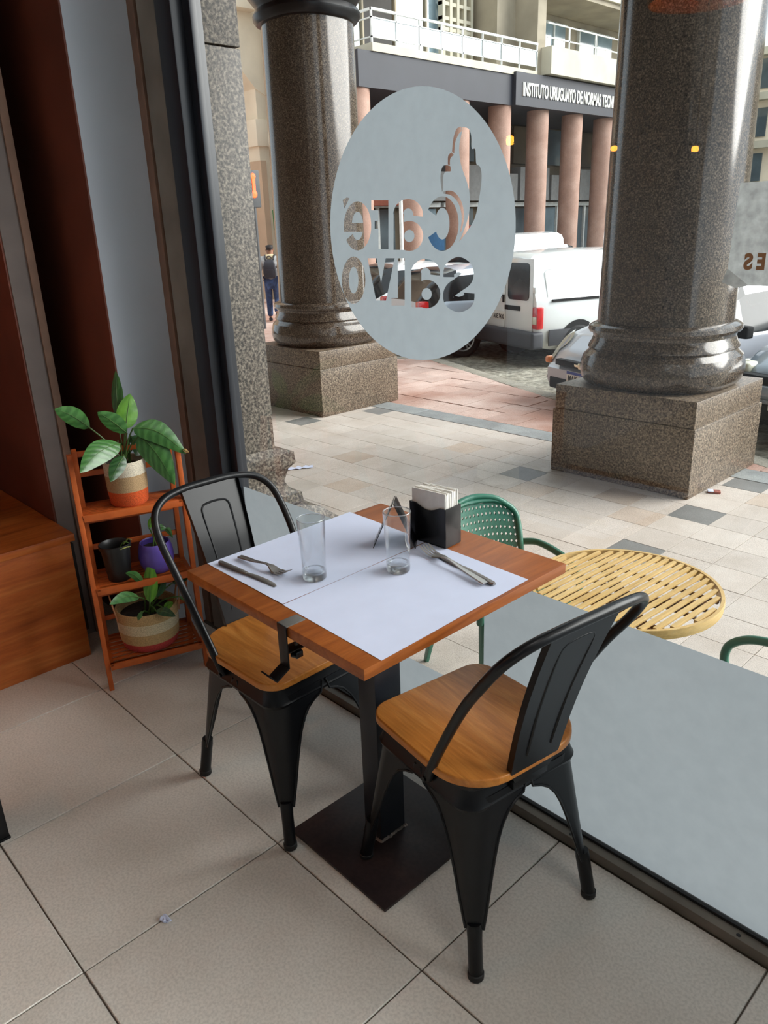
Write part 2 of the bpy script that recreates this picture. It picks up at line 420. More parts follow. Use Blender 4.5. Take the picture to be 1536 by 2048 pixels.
for n, (ns, dpt, i, j, x0, x1, y0, y1) in enumerate(cells):
    mt = M['pavers_grey'] if (i, j) in grey else M['pavers_warm'] if (i, j) in warm or random.random() < .05 else M['pavers']
    if n < 300:
        inst('tile', tile_mesh('pave', x1-x0-.0035, y1-y0-.0035, .03, mt, .0006), walk, ((x0+x1)/2, (y0+y1)/2, OZ-random.random()*.0015))
    else:
        rest.bb(x0+.002, x1-.002, y0+.002, y1-.002, OZ-.03, OZ)
r_o = rest.build('far_tiles', M['pavers'], walk); r_o['kind'] = 'stuff'
for k in range(12):          # dressed stone border
    x0 = -9.2+1.12*k
    MB().bb(x0, x0+1.112, 5.24, 5.53, OZ-.03, OZ+.002).build('border_slab', M['stone_band'], walk, bevel=.004, seg=1)
S = .42; nrow = 0
for j in range(0, 9):
    y0 = 5.535+j*S*.97
    for i in range(-24, 7):
        x0 = -.3+i*S+(S/2 if j % 2 else 0)
        poly = [(x0+.004, y0+.004), (x0+S-.004, y0+.004), (x0+S-.004, y0+S*.97-.004), (x0+.004, y0+S*.97-.004)]
        for a, b, c in ((KN.x, KN.y, KC-.2), (K2.x, K2.y, KC2-.05), (-1, 0, 9.2)): poly = clip(poly, a, b, c) if len(poly) > 2 else poly
        if len(poly) < 3 or area(poly) < .006: continue
        t = random.uniform(-.006, .003)
        MB().prism(poly, OZ-.03, OZ+t).build('pink_tile', M['pink_tile'], walk, smooth=0)
fy = MB().bb(-40, -9.3, 5.3, 14, OZ-.03, OZ).build('far_pink_paving', M['pink_tile'], walk)
kb = Vector((KN.y, -KN.x))
for k in range(14):          # kerb stones
    p0 = Vector((-6.2, 8.42))+kb*(.72*k); p1 = p0+kb*.712
    MB().prism([tuple(p0-KN*.2), tuple(p1-KN*.2), tuple(p1), tuple(p0)], -.62, OZ+.002).build('kerb_stone', M['kerb'], walk, bevel=.012, seg=2)
for k in range(4):
    p0 = Vector((-6.25, 8.43))+Vector((-.8, -.6))*(.72*k); p1 = p0+Vector((-.8, -.6))*.712; nn = Vector((.6, -.8))*.2
    MB().prism([tuple(p0), tuple(p1), tuple(p1+nn), tuple(p0+nn)], -.62, OZ+.002).build('kerb_stone', M['kerb'], walk, bevel=.012, seg=2)

# ================================================================ granite columns of the arcade
def lobed(R, n=22):
    """four shallow lobes facing +-x and +-y, creased at the corners"""
    a, b, X, Y = .80*R, .715*R, R, .98*R; h = []
    for i in range(n-1):
        u = -1+2*i/(n-1); h.append((X-(X-a)*abs(u)**2.8, b*u))
    for i in range(n-1):
        u = -1+2*i/(n-1); h.append((-a*u, Y-(Y-b)*abs(u)**2.8))
    return h+[(-x, -y) for x, y in h]
def column(loc, label, cap=False):
    t = thing('granite_column', label, 'column', loc, group='arcade columns')
    hx, hy = .6, .59
    MB().bb(-hx-.012, hx+.012, -hy-.012, hy+.012, 0, .535).build('plinth_block', M['granite_plinth'], t, bevel=.008)
    MB().bb(-hx, hx, -hy, hy, .535, .735).build('plinth_cap', M['granite_plinth'], t, bevel=.008)
    prof = [(.535, .735), (.56, .752), (.588, .79), (.602, .85), (.598, .91), (.58, .97), (.545, 1.005), (.535, 1.02), (.55, 1.03), (.545, 1.05), (.525, 1.085), (.515, 1.115), (.52, 1.14),
            (.545, 1.15), (.555, 1.17), (.55, 1.2), (.53, 1.215), (.505, 1.225)]
    MB().loft([[Vector((x, y, z)) for x, y in lobed(r)] for r, z in prof]).build('base_moulding', M['granite_polished'], t, smooth=24)
    H = 6.59
    rs = [(.492, 1.22), (.486, 1.5), (.478, 2.2), (.468, 3.0), (.462, 4.0), (.45, 5.2), (.44, H)]
    MB().loft([[Vector((x, y, z)) for x, y in lobed(r)] for r, z in rs]).build('shaft', M['granite_polished'], t, smooth=24)
    if cap:
        z = 4.02; pr = [(.45, z), (.5, z+.01), (.53, z+.05), (.535, z+.09), (.51, z+.13), (.49, z+.15), (.5, z+.17), (.6, z+.3), (.62, z+.42), (.45, z+.44)]
        MB().loft([[Vector((x, y, zz)) for x, y in lobed(r)] for r, zz in pr]).build('bronze_collar', M['black_metal'], t, smooth=35)
    MB().bb(-.6, .6, -.55, .55, H-.1, H).build('capital_slab', M['granite_plinth'], t, bevel=.02)
    t['kind'] = 'thing'
    return t
column((-.605, 5.095, OZ), 'speckled granite column on a square plinth in front of the silver hatchback')
column((-4.895, 5.095, OZ), 'granite column behind the round white logo, with a black collar at its top', True)

# granite pilaster beside the shop window, with its moulded foot
pl = thing('granite_pilaster', 'speckled grey granite pilaster just outside the dark window frame', 'pilaster', (-.22, .72, OZ))
def foot(dy, z, kx=.35): # rectangle grown by dy
    x0, x1, y0, y1 = -.37, .22+dy*kx, -.09, .096+dy
    return [Vector(p) for p in ((x0, y0, z), (x1, y0, z), (x1, y1, z), (x0, y1, z))]
MB().loft([foot(0, 1.2, 0), foot(0, 2.548, 0)]).build('shaft', M['granite_matt'], pl, bevel=.004)
MB().loft([foot(0, 2.553, 0), foot(0, 6.5, 0)]).build('upper_block', M['granite_matt'], pl, bevel=.004)
pf = [(.0, 1.2), (.07, 1.175), (.075, 1.13), (.045, 1.11), (.025, 1.06), (.05, 1.02), (.09, 1.005), (.095, .965), (.07, .955), (.16, .93), (.235, .87), (.265, .78), (.26, .68), (.22, .62), (.24, .6), (.24, 0)]
MB().loft([foot(d, z) for d, z in reversed(pf)]).build('moulded_foot', M['granite_matt'], pl, smooth=30)

# ================================================================ cafe table
M['table_wood'] = wood('table_wood', [(122, 62, 22), (150, 82, 33), (170, 99, 45)], (26, 2.4, 26), .32, 1.2)
M['seat_wood'] = wood('seat_wood', [(164, 98, 36), (192, 122, 52), (210, 144, 72)], (2.2, 20, 20), .34, 2.6)
M['rust_plate'] = tilemat('rust_plate', [(34, 26, 28), (48, 37, 37), (66, 48, 44)], .42, 5, 90, .08, 0)
M['post_blue'] = plain('post_blue', (30, 33, 40), .42, var=.15, scale=10)
TZ, TC, TS = .761, Vector((1.203, .222)), .612
tb = thing('cafe_table', 'square brown wooden cafe table on a single black metal post', 'table', (TC.x, TC.y, 0), -.009)
MB().bb(-TS/2, TS/2, -TS/2, TS/2, TZ-.024, TZ).build('tabletop', M['table_wood'], tb, bevel=.0025)
MB().bb(-.038, .024, -.036, .049, .008, TZ-.03).build('post', M['post_blue'], tb, bevel=.004)
MB().bb(-.19, .19, -.19, .19, TZ-.03, TZ-.024).build('mounting_plate', M['black_metal'], tb)
MB().bb(-.176, .183, -.174, .185, .0, .008).build('base_plate', M['rust_plate'], tb, bevel=.0015)
wp_ = MB()
for k in range(26):
    a = k/25; p = (.024, -.036+.085*a) if k % 2 else (-.038+.062*a, -.036)
    wp_.lathe([(0, .004+.003*random.random()), (.004, .003), (.006, 0)], 6, (p[0]+random.uniform(-.001, .003), p[1]+random.uniform(-.003, .001), .008))
wp_.build('weld_bead', plain('weld', (120, 108, 100), .6, var=.3, scale=60), tb)['kind'] = 'stuff'

# ================================================================ metal chairs
def leg_ring(sx, sy, z, arm, th=.004):
    t = 1-z/.44
    cx, cy = lerp(.160, .214, t), lerp(.158, .184, t)     # outer corner
    R = min(.052*(z/.44)+.012, arm*.85)
    out = [(cx-arm, cy)]
    n = 6
    for k in range(n+1):
        a = PI/2*(1-k/n); out.append((cx-R+R*math.cos(a), cy-R+R*math.sin(a)))
    out.append((cx, cy-arm))
    inn = []
    for (x, y) in reversed(out):
        inn.append((min(x, cx-th) if y > cy-arm*.5 or x >= cx-1e-6 else x, min(y, cy-th)))
    # inner loop: shift towards the chair centre
    inn = [(x-th if i <= len(out)//2+1 else x, y-th if i >= len(out)//2-2 else y) for i, (x, y) in enumerate(reversed(out))]
    pts = [(sx*x, sy*y) for x, y in out+inn]
    return [Vector((x, y, z)) for x, y in pts]
ARM = [(.405, .155), (.374, .148), (.364, .124), (.350, .104), (.327, .087), (.297, .074), (.26, .063), (.22, .053), (.18, .044), (.14, .034), (.112, .0265)]
def make_chair(label, loc, rot):
    t = thing('metal_cafe_chair', label, 'chair', loc, rot, 'black metal chairs with wooden seats')
    # pressed steel apron around the seat
    rings = []
    for z, a, b in ((.378, .166, .164), (.386, .168, .166), (.392, .165, .163), (.425, .158, .156), (.43, .162, .16), (.438, .162, .16)):
        rings.append([Vector((x, y, z)) for x, y in rrect(2*a, 2*b, .045, 6)])
    MB().loft(rings, caps=False).build('seat_apron', M['black_metal'], t)
    MB().prism(rrect(.318, .316, .044, 6), .428, .436).build('seat_pan', M['black_metal'], t)
    pts = []
    for sx, sy, a0, r in ((1, 1, 0, .055), (-1, 1, 90, .105), (-1, -1, 180, .105), (1, -1, 270, .055)):      # rear corners are rounder
        for k in range(9):
            a = math.radians(a0+90*k/8); x, y = sx*(.176-r)+r*math.cos(a), sy*(.18-r)+r*math.sin(a)
            if x < 0: x -= .010*(1-(y/.18)**2)
            pts.append((x, y*(1-.04*(x+.17)/.34)))
    MB().prism(pts, .437, .457).build('wooden_seat', M['seat_wood'], t, bevel=.005, seg=3)
    for sx in (1, -1):
        for sy in (1, -1):
            lg = MB().loft([leg_ring(sx, sy, z, a) for z, a in reversed(ARM)]).build('leg', M['black_metal'], t, smooth=50)
            for arm_side in (0, 1):      # rolled edges of the pressed leg
                ep = []
                for z, a in ARM:
                    r_ = leg_ring(sx, sy, z, a); ep.append(r_[0] if arm_side == 0 else r_[8])
                MB().tube(ep, .0032, 6).build('rolled_edge', M['black_metal'], lg)
            tt = 1-.12/.44
            p0 = Vector((sx*(lerp(.160, .214, tt)-.013), sy*(lerp(.158, .184, tt)-.013), .128)); p1 = Vector((sx*.205, sy*.175, .012))
            MB().tube([p0, p0.lerp(p1, .15), p0.lerp(p1, .3), p1], [.0150, .0165, .0158, .0155], 14).build('leg_tube', M['black_metal'], lg)
            MB().lathe([(0, 0), (.014, 0), (.0175, .003), (.0175, .016), (.0155, .018)], 14, (p1.x, p1.y, 0)).build('rubber_foot', M['gasket'], lg)
    half = [(-.042, .166, .402), (-.056, .171, .432), (-.102, .18, .52), (-.18, .192, .655), (-.235, .196, .735), (-.272, .184, .79), (-.295, .145, .822), (-.305, .08, .834)]
    path = smooth_path(half+[(-.307, 0, .836)]+[(x, -y, z) for x, y, z in reversed(half)], 5)
    MB().tube(path, .0105, 12).build('back_frame', M['black_metal'], t)
    # back splat with folded edges and a raised panel
    sp = MB(); rows = 12
    ring = []
    for k in range(rows+1):
        u = k/rows; z = lerp(.418, .829, u); x = lerp(-.178, -.300, u)+.012*math.sin(PI*u)
        hw = lerp(.066, .09, u)
        if k == 0: hw = .05
        prof = []
        for y, off in ((-hw, .012), (-hw, 0), (-hw*.55, 0), (0, 0), (hw*.55, 0), (hw, 0), (hw, .012)):
            prof.append(Vector((x+off, y, z)))
        prof2 = [p+Vector((.0025, 0, .0006)) for p in reversed(prof)]
        ring.append(prof+prof2)
    sp.loft(ring); sp.build('back_splat', M['black_metal'], t, smooth=30)
    rib = MB(); pts = []
    for a, b in ((.17, -.48), (.5, -.5), (.80, -.52), (.86, -.45), (.875, -.3), (.88, 0), (.875, .3), (.86, .45), (.80, .52), (.5, .5), (.17, .48)):
        z = lerp(.418, .836, a); x = lerp(-.178, -.300, a)+.012*math.sin(PI*a); pts.append(Vector((x, b*lerp(.066, .09, a), z)))
    pth = smooth_path(pts, 4)
    o = MB().tube(pth, .0032, 8).build('pressed_rib', M['black_metal'], t)
    MB().bar((-.168, -.05, .412), (-.168, .05, .412), .012, .03).build('splat_bracket', M['black_metal'], t, bevel=.003)
    for sy in (1, -1):
        MB().tube([(-.043, sy*.163, .406), (-.043, sy*.181, .406)], .006, 10).build('bolt', M['black_metal'], t)
    return t
make_chair('black metal chair with brown wooden seat, standing by the plant shelf', (.862, .190, 0), 0)
make_chair('black metal chair with brown wooden seat, its back towards us beside the grey window film', (1.460, .272, 0), math.radians(171.5))

# ================================================================ things on the table
M['paper'] = plain('paper', (200, 208, 231), .85, var=.012, scale=14)
M['steel'] = plain('steel', (206, 204, 200), .4, metal=.9, var=.06)
M['steel_dark'] = plain('steel_dark', (150, 144, 140), .42, metal=.9, var=.1)
M['black_acrylic'] = plain('black_acrylic', (17, 17, 20), .25, var=.1)
M['napkin'] = plain('napkin', (232, 230, 224), .9, var=.03, scale=40)
def sheet(corners, name, label, nx=24, ny=16, amp=.0012, seed=0):
    rnd = random.Random(seed); ph = [rnd.uniform(0, 6) for _ in range(6)]
    P = [Vector((c[0], c[1], 0)) for c in corners]; org = (P[0]+P[1]+P[2]+P[3])/4
    v = []
    for j in range(ny+1):
        for i in range(nx+1):
            a, b = i/nx, j/ny
            p = P[0].lerp(P[1], a).lerp(P[3].lerp(P[2], a), b)-org
            h = amp*(1+.5*math.sin(7*a+ph[0])+.5*math.sin(5*b+9*a+ph[1])+.4*math.sin(11*b+ph[2]-4*a))*.5
            v.append((p.x, p.y, max(0.0004, h)))
    f = [(j*(nx+1)+i, j*(nx+1)+i+1, (j+1)*(nx+1)+i+1, (j+1)*(nx+1)+i) for j in range(ny) for i in range(nx)]
    m = MB(); m.add(v, f); n0 = len(v)
    m.add([(x, y, z+.0002) for x, y, z in v], f)
    o = m.build(name, M['paper'], None, (org.x, org.y, TZ)); return tag(o, label, 'placemat', 'white paper placemats')
sheet([(.899, -.028), (.889, .424), (1.189, .412), (1.199, -.033)], 'paper_placemat', 'white paper placemat near the plant shelf, under the left glass', seed=3)
sheet([(1.200, -.034), (1.192, .412), (1.500, .400), (1.507, -.045)], 'paper_placemat', 'white paper placemat on the side by the chair showing its back', seed=5, amp=.0009)

def glassmat():
    m = bpy.data.materials.new('tumbler_base'); m.use_nodes = True; nt = m.node_tree; nt.nodes.clear()
    out = nd(nt, 'ShaderNodeOutputMaterial'); g = nd(nt, 'ShaderNodeBsdfGlass', IOR=1.46); tr = nd(nt, 'ShaderNodeBsdfTransparent')
    n = nd(nt, 'ShaderNodeTexNoise', Scale=9.0); nt.links.new(coords(nt), n.inputs['Vector'])
    nt.links.new(ramp(nt, n.outputs[0], [(.3, (246, 249, 250)), (.7, (252, 254, 254))]), g.inputs[0])
    mx = nd(nt, 'ShaderNodeMixShader'); mx.inputs[0].default_value = .4
    nt.links.new(g.outputs[0], mx.inputs[1]); nt.links.new(tr.outputs[0], mx.inputs[2]); nt.links.new(mx.outputs[0], out.inputs[0]); return m
M['tumbler_base'] = glassmat(); M['tumbler_wall'] = pane_mat('tumbler_wall', (252, 253, 253), 1.0, .03, 3.2)
def tumbler(x, y, label):
    t = thing('drinking_glass', label, 'glass', (x, y, TZ+.0018), 0, 'empty drinking glasses')
    MB().lathe([(.0268, .015), (.027, .03), (.0285, .08), (.0312, .138), (.0315, .140), (.0306, .1415), (.0298, .140), (.0272, .08), (.0257, .03), (.0252, .0205)], 48).build('wall', M['tumbler_wall'], t, smooth=60)
    MB().lathe([(.0001, 0), (.024, 0), (.0262, .002), (.0268, .012), (.0268, .018), (.0252, .02), (.022, .0145), (.0001, .0135)], 48).build('thick_base', M['tumbler_base'], t, smooth=50)
    MB().lathe([(.0297+.0011*math.cos(a), .1405+.0013*math.sin(a)) for a in [PI*k/4 for k in range(8)]], 48, close=True).build('rim', M['tumbler_base'], t, smooth=80)
    return t
tumbler(1.149, .092, 'empty tall drinking glass beside the knife and fork on the left')
tumbler(1.259, .244, 'empty tall drinking glass in front of the black napkin holder')

def bowed(x, a, L): return a*math.sin(PI*min(1, max(0, x/L)))
def knife(p0, p1, label, zt=.002):
    p0, p1 = Vector(p0), Vector(p1); L = (p1-p0).length; ang = math.atan2(p1.y-p0.y, p1.x-p0.x)
    t = thing('table_knife', label, 'knife', (p0.x, p0.y, TZ+zt), ang, 'table knives')
    hw = [(0, .004), (.02, .0082), (.3, .0088), (.45, .0068), (.5, .0052)]
    def strip(tab, a, b, n, th0, th1, bot=0):
        rings = []
        for k in range(n+1):
            u = lerp(a, b, k/n); h = interp(u, tab); th = lerp(th0, th1, k/n)
            y0, y1 = (-h, h) if bot == 0 else (-.0055, h)
            rings.append([Vector((u*L, y0*.7, 0.0004)), Vector((u*L, y1*.7, 0.0004)), Vector((u*L, y1, th*.5)), Vector((u*L, y1*.6, th)), Vector((u*L, y0*.6, th)), Vector((u*L, y0, th*.5))])
        return MB().loft(rings)
    strip(hw, 0, .5, 14, .006, .0045).build('handle', M['steel_dark'], t)
    strip([(.48, .0045), (.52, .0075), (.6, .0102), (.8, .0108), (.93, .008), (1, .0015)], .49, 1, 14, .0035, .0012, 1).build('blade', M['steel_dark'], t)
    return t
def fork(p0, p1, label, zt=.002, flip=False, mat='steel'):
    p0, p1 = Vector(p0), Vector(p1); L = (p1-p0).length; ang = math.atan2(p1.y-p0.y, p1.x-p0.x)
    t = thing('table_fork', label, 'fork', (p0.x, p0.y, TZ+zt), ang, 'table forks')
    s = -1 if flip else 1
    def zz(u):     # side curve
        c = interp(u, [(0, .003), (.35, .006), (.55, .011), (.66, .010), (.76, .002), (.85, .0015), (.93, .006), (1, .013)])
        return .001+c
    tab = [(0, .007), (.03, .0085), (.2, .0075), (.5, .0036), (.62, .004), (.68, .010), (.74, .0132), (.8, .0136)]
    rings = []
    for k in range(25):
        u = .8*k/24; h = interp(u, tab); z = zz(u)
        rings.append([Vector((u*L, -h, z)), Vector((u*L, 0, z-.001)), Vector((u*L, h, z)), Vector((u*L, h*.8, z+.0022)), Vector((u*L, 0, z+.0018)), Vector((u*L, -h*.8, z+.0022))])
    MB().loft(rings).build('handle', M[mat], t)
    for q in range(4):
        y = -.0117+.0078*q; rings = []
        for k in range(8):
            u = lerp(.79, 1, k/7); h = .0021 if k < 7 else .0007; z = zz(u)
            rings.append([Vector((u*L, y-h, z)), Vector((u*L, y+h, z)), Vector((u*L, y+h, z+.0018)), Vector((u*L, y-h, z+.0018))])
        MB().loft(rings).build('tine', M[mat], t)
    return t
knife((.920, -.008), (1.122, .007), 'dark steel table knife lying near the table edge, on the left mat')
fork((.931, .040), (1.104, .054), 'dark steel fork resting between the left knife and the glass', mat='steel_dark')
fork((1.452, .312), (1.226, .362), 'steel fork with bright tines crossing the knife by the napkin holder', zt=.0035)
knife((1.466, .326), (1.252, .372), 'steel table knife partly under the fork by the napkin holder', zt=.0018)

# napkin holder and its napkins
nh = thing('napkin_holder', 'black plastic napkin holder filled with paper napkins', 'napkin holder', (1.200, .430, TZ+.002), math.radians(3))
hx, hy, hz = .055, .029, .098
MB().bb(-hx, hx, -hy, hy, 0, .004).build('base', M['black_acrylic'], nh, bevel=.001)
for sy in (-1, 1):    # scooped long walls
    n = 12; pts = [(-hx, .0), (hx, .0)]
    for k in range(n+1):
        u = 1-k/n; z = hz-.012*max(0, math.sin(PI*(u*1.5-.25)))
        pts.append((lerp(-hx, hx, u), z))
    m = MB().prism(pts, -.0015, .0015, rx(PI/2), (0, sy*(hy-.0015), .0)); m.build('long_wall', M['black_acrylic'], nh)
for sx in (-1, 1): MB().bb(sx*hx-.0015, sx*hx+.0015, -hy, hy, 0, hz).build('end_wall', M['black_acrylic'], nh, bevel=.0008)
for k in range(14):
    y = -hy+.006+.0034*k
    pts = [(-.051, 0), (.051, 0), (.051, .1), (.051+random.uniform(-.001, .001), .128+random.uniform(-.003, .004)), (-.051, .125+random.uniform(-.003, .005))]
    m = MB(); lean = .04+.012*k/14+random.uniform(-.01, .01)
    m.prism(pts, -.0012, .0012, rx(PI/2-lean+.04))
    o = m.build('paper_napkin', M['napkin'], None, (1.200+random.uniform(-.001, .001)-(y*math.sin(math.radians(3))), .430+y, TZ+.0065), rotz=math.radians(3), smooth=0)
    tag(o, 'folded white paper napkin standing in the black holder', 'napkin', 'napkins in the black holder')

# folded menu card: two dark panels leaning on one another
cd = thing('table_card', 'dark folded tent card standing behind the glass', 'table card', (1.147, .345, TZ+.002), math.radians(-50))
for s in (-1, 1):
    MB().box((0, s*.026, .0575), (.062, .002, .122), rx(s*math.radians(24))).build('card_panel', M['black_acrylic'], cd, bevel=.0006)
for k in range(5):
    MB().box((0, -.0275-.0205+.0093*k*.9, .0155+.0185*k), (.042, .0006, .004), rx(-math.radians(24))).build('printed_line', plain('print_grey', (120, 118, 116), .6), cd)

# bag hook clamped on the table edge
M['clamp_grey'] = plain('clamp_grey', (104, 102, 98), .4, metal=.3)
ck = thing('bag_hook', 'black metal bag hook clamped on the near edge of the table', 'hook', (1.270, TC.y-TS/2, TZ), math.radians(-2))
MB().bb(-.015, .015, -.004, .042, 0, .0022).build('top_plate', M['clamp_grey'], ck, bevel=.0006)
MB().bb(-.015, .015, -.0065, -.0035, -.092, .0022).build('upright', M['black_metal'], ck, bevel=.0006)
MB().bb(-.015, .015, -.0035, .045, -.058, -.0555).build('lower_arm', M['black_metal'], ck, bevel=.0006)
MB().add([(-.015, -.0035, -.088), (.015, -.0035, -.088), (.015, -.0035, -.092), (-.015, -.0035, -.092), (-.015, -.036, -.106), (.015, -.036, -.106), (.015, -.036, -.110), (-.015, -.036, -.110), (-.015, -.050, -.088), (.015, -.050, -.088), (.015, -.054, -.089), (-.015, -.054, -.089)],
         [(0, 1, 5, 4), (2, 3, 7, 6), (1, 2, 6, 5), (0, 4, 7, 3), (0, 3, 2, 1), (4, 5, 9, 8), (6, 7, 11, 10), (5, 6, 10, 9), (4, 8, 11, 7), (8, 9, 10, 11)]).build('hook_arm', M['black_metal'], ck, bevel=.0008)
MB().tube([(0, .025, -.05), (0, .025, -.086)], .0035, 8).tube([(0, .025, -.026), (0, .025, -.055)], .003, 8).build('clamp_screw', M['clamp_grey'], ck)
kn = [((.014 if k % 2 else .0105)*math.cos(PI*k/5), (.014 if k % 2 else .0105)*math.sin(PI*k/5)) for k in range(10)]
MB().prism(kn, -.08, -.066, None, (0, .025, 0)).build('star_knob', M['black_acrylic'], ck, bevel=.002)

# ================================================================ plant stand
M['bamboo'] = wood('bamboo', [(150, 66, 24), (182, 88, 36), (202, 108, 50)], (3, 3, 3), .42, .6)
SO = Vector((.023, .023)); SU = Vector((.3197, .9475)); SV = Vector((-.9475, .3197)); SW = .335
st = thing('plant_stand', 'three-tier orange bamboo plant stand against the pale wall', 'plant stand', (SO.x, SO.y, 0), math.atan2(SU.y, SU.x))
# local x = along the front, local y = towards the wall
def fr(z): return .03*z/.845
def bk(z): return .185-.10*z/.845
for x in (0, SW):
    MB().bar((x, fr(0), 0), (x, fr(.845), .845), .016, .030, (0, 1, 0)).build('front_leg', M['bamboo'], st, bevel=.002)
    MB().bar((x+(.0175 if x else -.0175)*-1, bk(0), 0), (x+(.0175 if x else -.0175)*-1, bk(.845), .845), .016, .026, (0, 1, 0)).build('rear_leg', M['bamboo'], st, bevel=.002)
SHELF = ((.105, -.02, .20), (.385, -.005, .165), (.645, .005, .135))
for z, y0, y1 in SHELF:
    sh = MB().bar((.009, y0+.008, z-.012), (SW-.009, y0+.008, z-.012), .016, .024).bar((.009, y1, z-.012), (SW-.009, y1, z-.012), .016, .024).build('shelf_frame', M['bamboo'], st, bevel=.0015)
    for x in (.014, SW-.014): MB().bar((x, y0, z-.004), (x, y1, z-.004), .012, .008).build('shelf_end', M['bamboo'], sh)
    n = 8
    for k in range(n):
        y = lerp(y0+.012, y1-.008, k/(n-1))
        MB().bar((.02, y, z-.004), (SW-.02, y, z-.004), .011, .008).build('slat', M['bamboo'], sh, bevel=.001)
for z in (.83, .76, .59, .49, .30, .20):
    y = bk(z)-.004
    MB().bar((.012, y, z), (SW-.012, y, z), .010, .018, (0, 0, 1)).build('back_rail', M['bamboo'], st, bevel=.0015)
def sp(u, v, z): p = SO+SU*u+SV*v; return Vector((p.x, p.y, z))

# ---- pots and plants
M['soil'] = plain('soil', (34, 28, 24), .95, var=.4, scale=60, bmp=.6)
def leafmat(name, a, b, c):
    m, nt, bs = newmat(name); co = coords(nt)
    n = nd(nt, 'ShaderNodeTexNoise', Scale=25.0, Detail=4.0); nt.links.new(co, n.inputs['Vector'])
    wv = nd(nt, 'ShaderNodeTexWave', Scale=28.0, Distortion=3.0); nt.links.new(co, wv.inputs['Vector'])
    col = mixc(nt, .45, ramp(nt, n.outputs[0], [(.3, a), (.7, b)]), ramp(nt, wv.outputs[0], [(.2, a), (.8, c)]))
    nt.links.new(col, bs.inputs['Base Color']); bs.inputs['Roughness'].default_value = .34
    bs.inputs['Subsurface Weight'].default_value = 0
    bump(nt, bs, wv.outputs[0], .25, .002); return m
M['leaf'] = leafmat('leaf', (42, 82, 36), (60, 106, 48), (74, 120, 62))
M['leaf_bright'] = leafmat('leaf_bright', (70, 120, 28), (88, 142, 36), (98, 150, 44))
M['leaf_dark'] = leafmat('leaf_dark', (26, 56, 26), (38, 74, 34), (46, 84, 42))
M['leaf_dry'] = plain('leaf_dry', (150, 112, 62), .7, var=.2, scale=40)
M['stem'] = plain('stem', (66, 96, 40), .5, var=.2)
def leaf(parent, base, tip, wd, mat, droop=.0, side=None, twist=0., curl=.25, name='leaf'):
    """pointed oval blade from base to tip with a folded midrib; droop lifts the middle"""
    org = parent.matrix_world.translation if False else Vector(parent.location)
    b, t = Vector(base)-org, Vector(tip)-org
    d = t-b; L = d.length; dn = d/L
    view = (CAM-(b+t)/2-org).normalized() if side is None else Vector(side).normalized()
    sd = dn.cross(view).normalized(); nm = sd.cross(dn).normalized()
    sd2 = sd*math.cos(twist)+nm*math.sin(twist); nm2 = nm*math.cos(twist)-sd*math.sin(twist)
    n = 12; v = []; f = []
    for k in range(n+1):
        u = k/n; wv = wd*.5*(math.sin(PI*min(1, u**.8))**.75)*(1 if u < .97 else .4)
        mid = b+d*u+Vector((0, 0, 1))*droop*math.sin(PI*u)*L
        rip = .02*wd*math.sin(9*u*PI)
        for q, s in enumerate((-1, -.5, 0, .5, 1)):
            v.append(mid+sd2*(wv*s)+nm2*(curl*wv*(abs(s)**1.5)*-.6+(rip if abs(s) == 1 else 0)))
    for k in range(n):
        for q in range(4):
            f.append((k*5+q, k*5+q+1, (k+1)*5+q+1, (k+1)*5+q))
    nv = len(v); m = MB(); m.add(v, f); m.add([p-nm2*.0006 for p in v], [tuple(reversed(x)) for x in f])
    o = m.build(name, mat, parent, smooth=80, fix=False)
    MB().tube([b+d*(k/8)+Vector((0, 0, 1))*droop*math.sin(PI*k/8)*L+nm2*.0006 for k in range(8)], [.0016*(1-k/9) for k in range(8)], 5).build('midrib', M['stem'], o)
    return o
def stalk(parent, pts, r=.0025):
    org = Vector(parent.location)
    return MB().tube(smooth_path([Vector(p)-org for p in pts], 5), r, 6).build('stalk', M['stem'], parent)
def bands(tab, prof, n=32, parent=None, ripple=0):
    pass
def fibre(name, c, scale=260):
    m, nt, b = newmat(name); co = coords(nt, (1, 1, 2.4))
    n = nd(nt, 'ShaderNodeTexNoise', Scale=float(scale), Detail=4.0); nt.links.new(co, n.inputs['Vector'])
    lo = tuple(x*.84 for x in c); hi = tuple(min(255, x*1.08) for x in c)
    nt.links.new(ramp(nt, n.outputs[0], [(.35, lo), (.65, hi)]), b.inputs['Base Color']); b.inputs['Roughness'].default_value = .9
    bump(nt, b, n.outputs[0], .7, .004); return m
M['jute_cream'] = fibre('jute_cream', (206, 196, 176)); M['jute_tan'] = fibre('jute_tan', (172, 142, 104)); M['jute_orange'] = fibre('jute_orange', (200, 80, 26))
M['straw'] = fibre('straw', (186, 154, 106), 240); M['straw_pale'] = fibre('straw_pale', (208, 194, 160), 240); M['straw_pink'] = fibre('straw_pink', (190, 62, 58), 240)
def pot_wall(parent, segs, inner):
    """segs: [(name, mat, [(r,z)..])] outside from the rim down; inner: profile of the inside"""
    for nm, mt, pr in segs:
        MB().lathe(pr, 36).build(nm, mt, parent)
    MB().lathe(inner, 36).build('inner_wall', segs[0][1], parent)

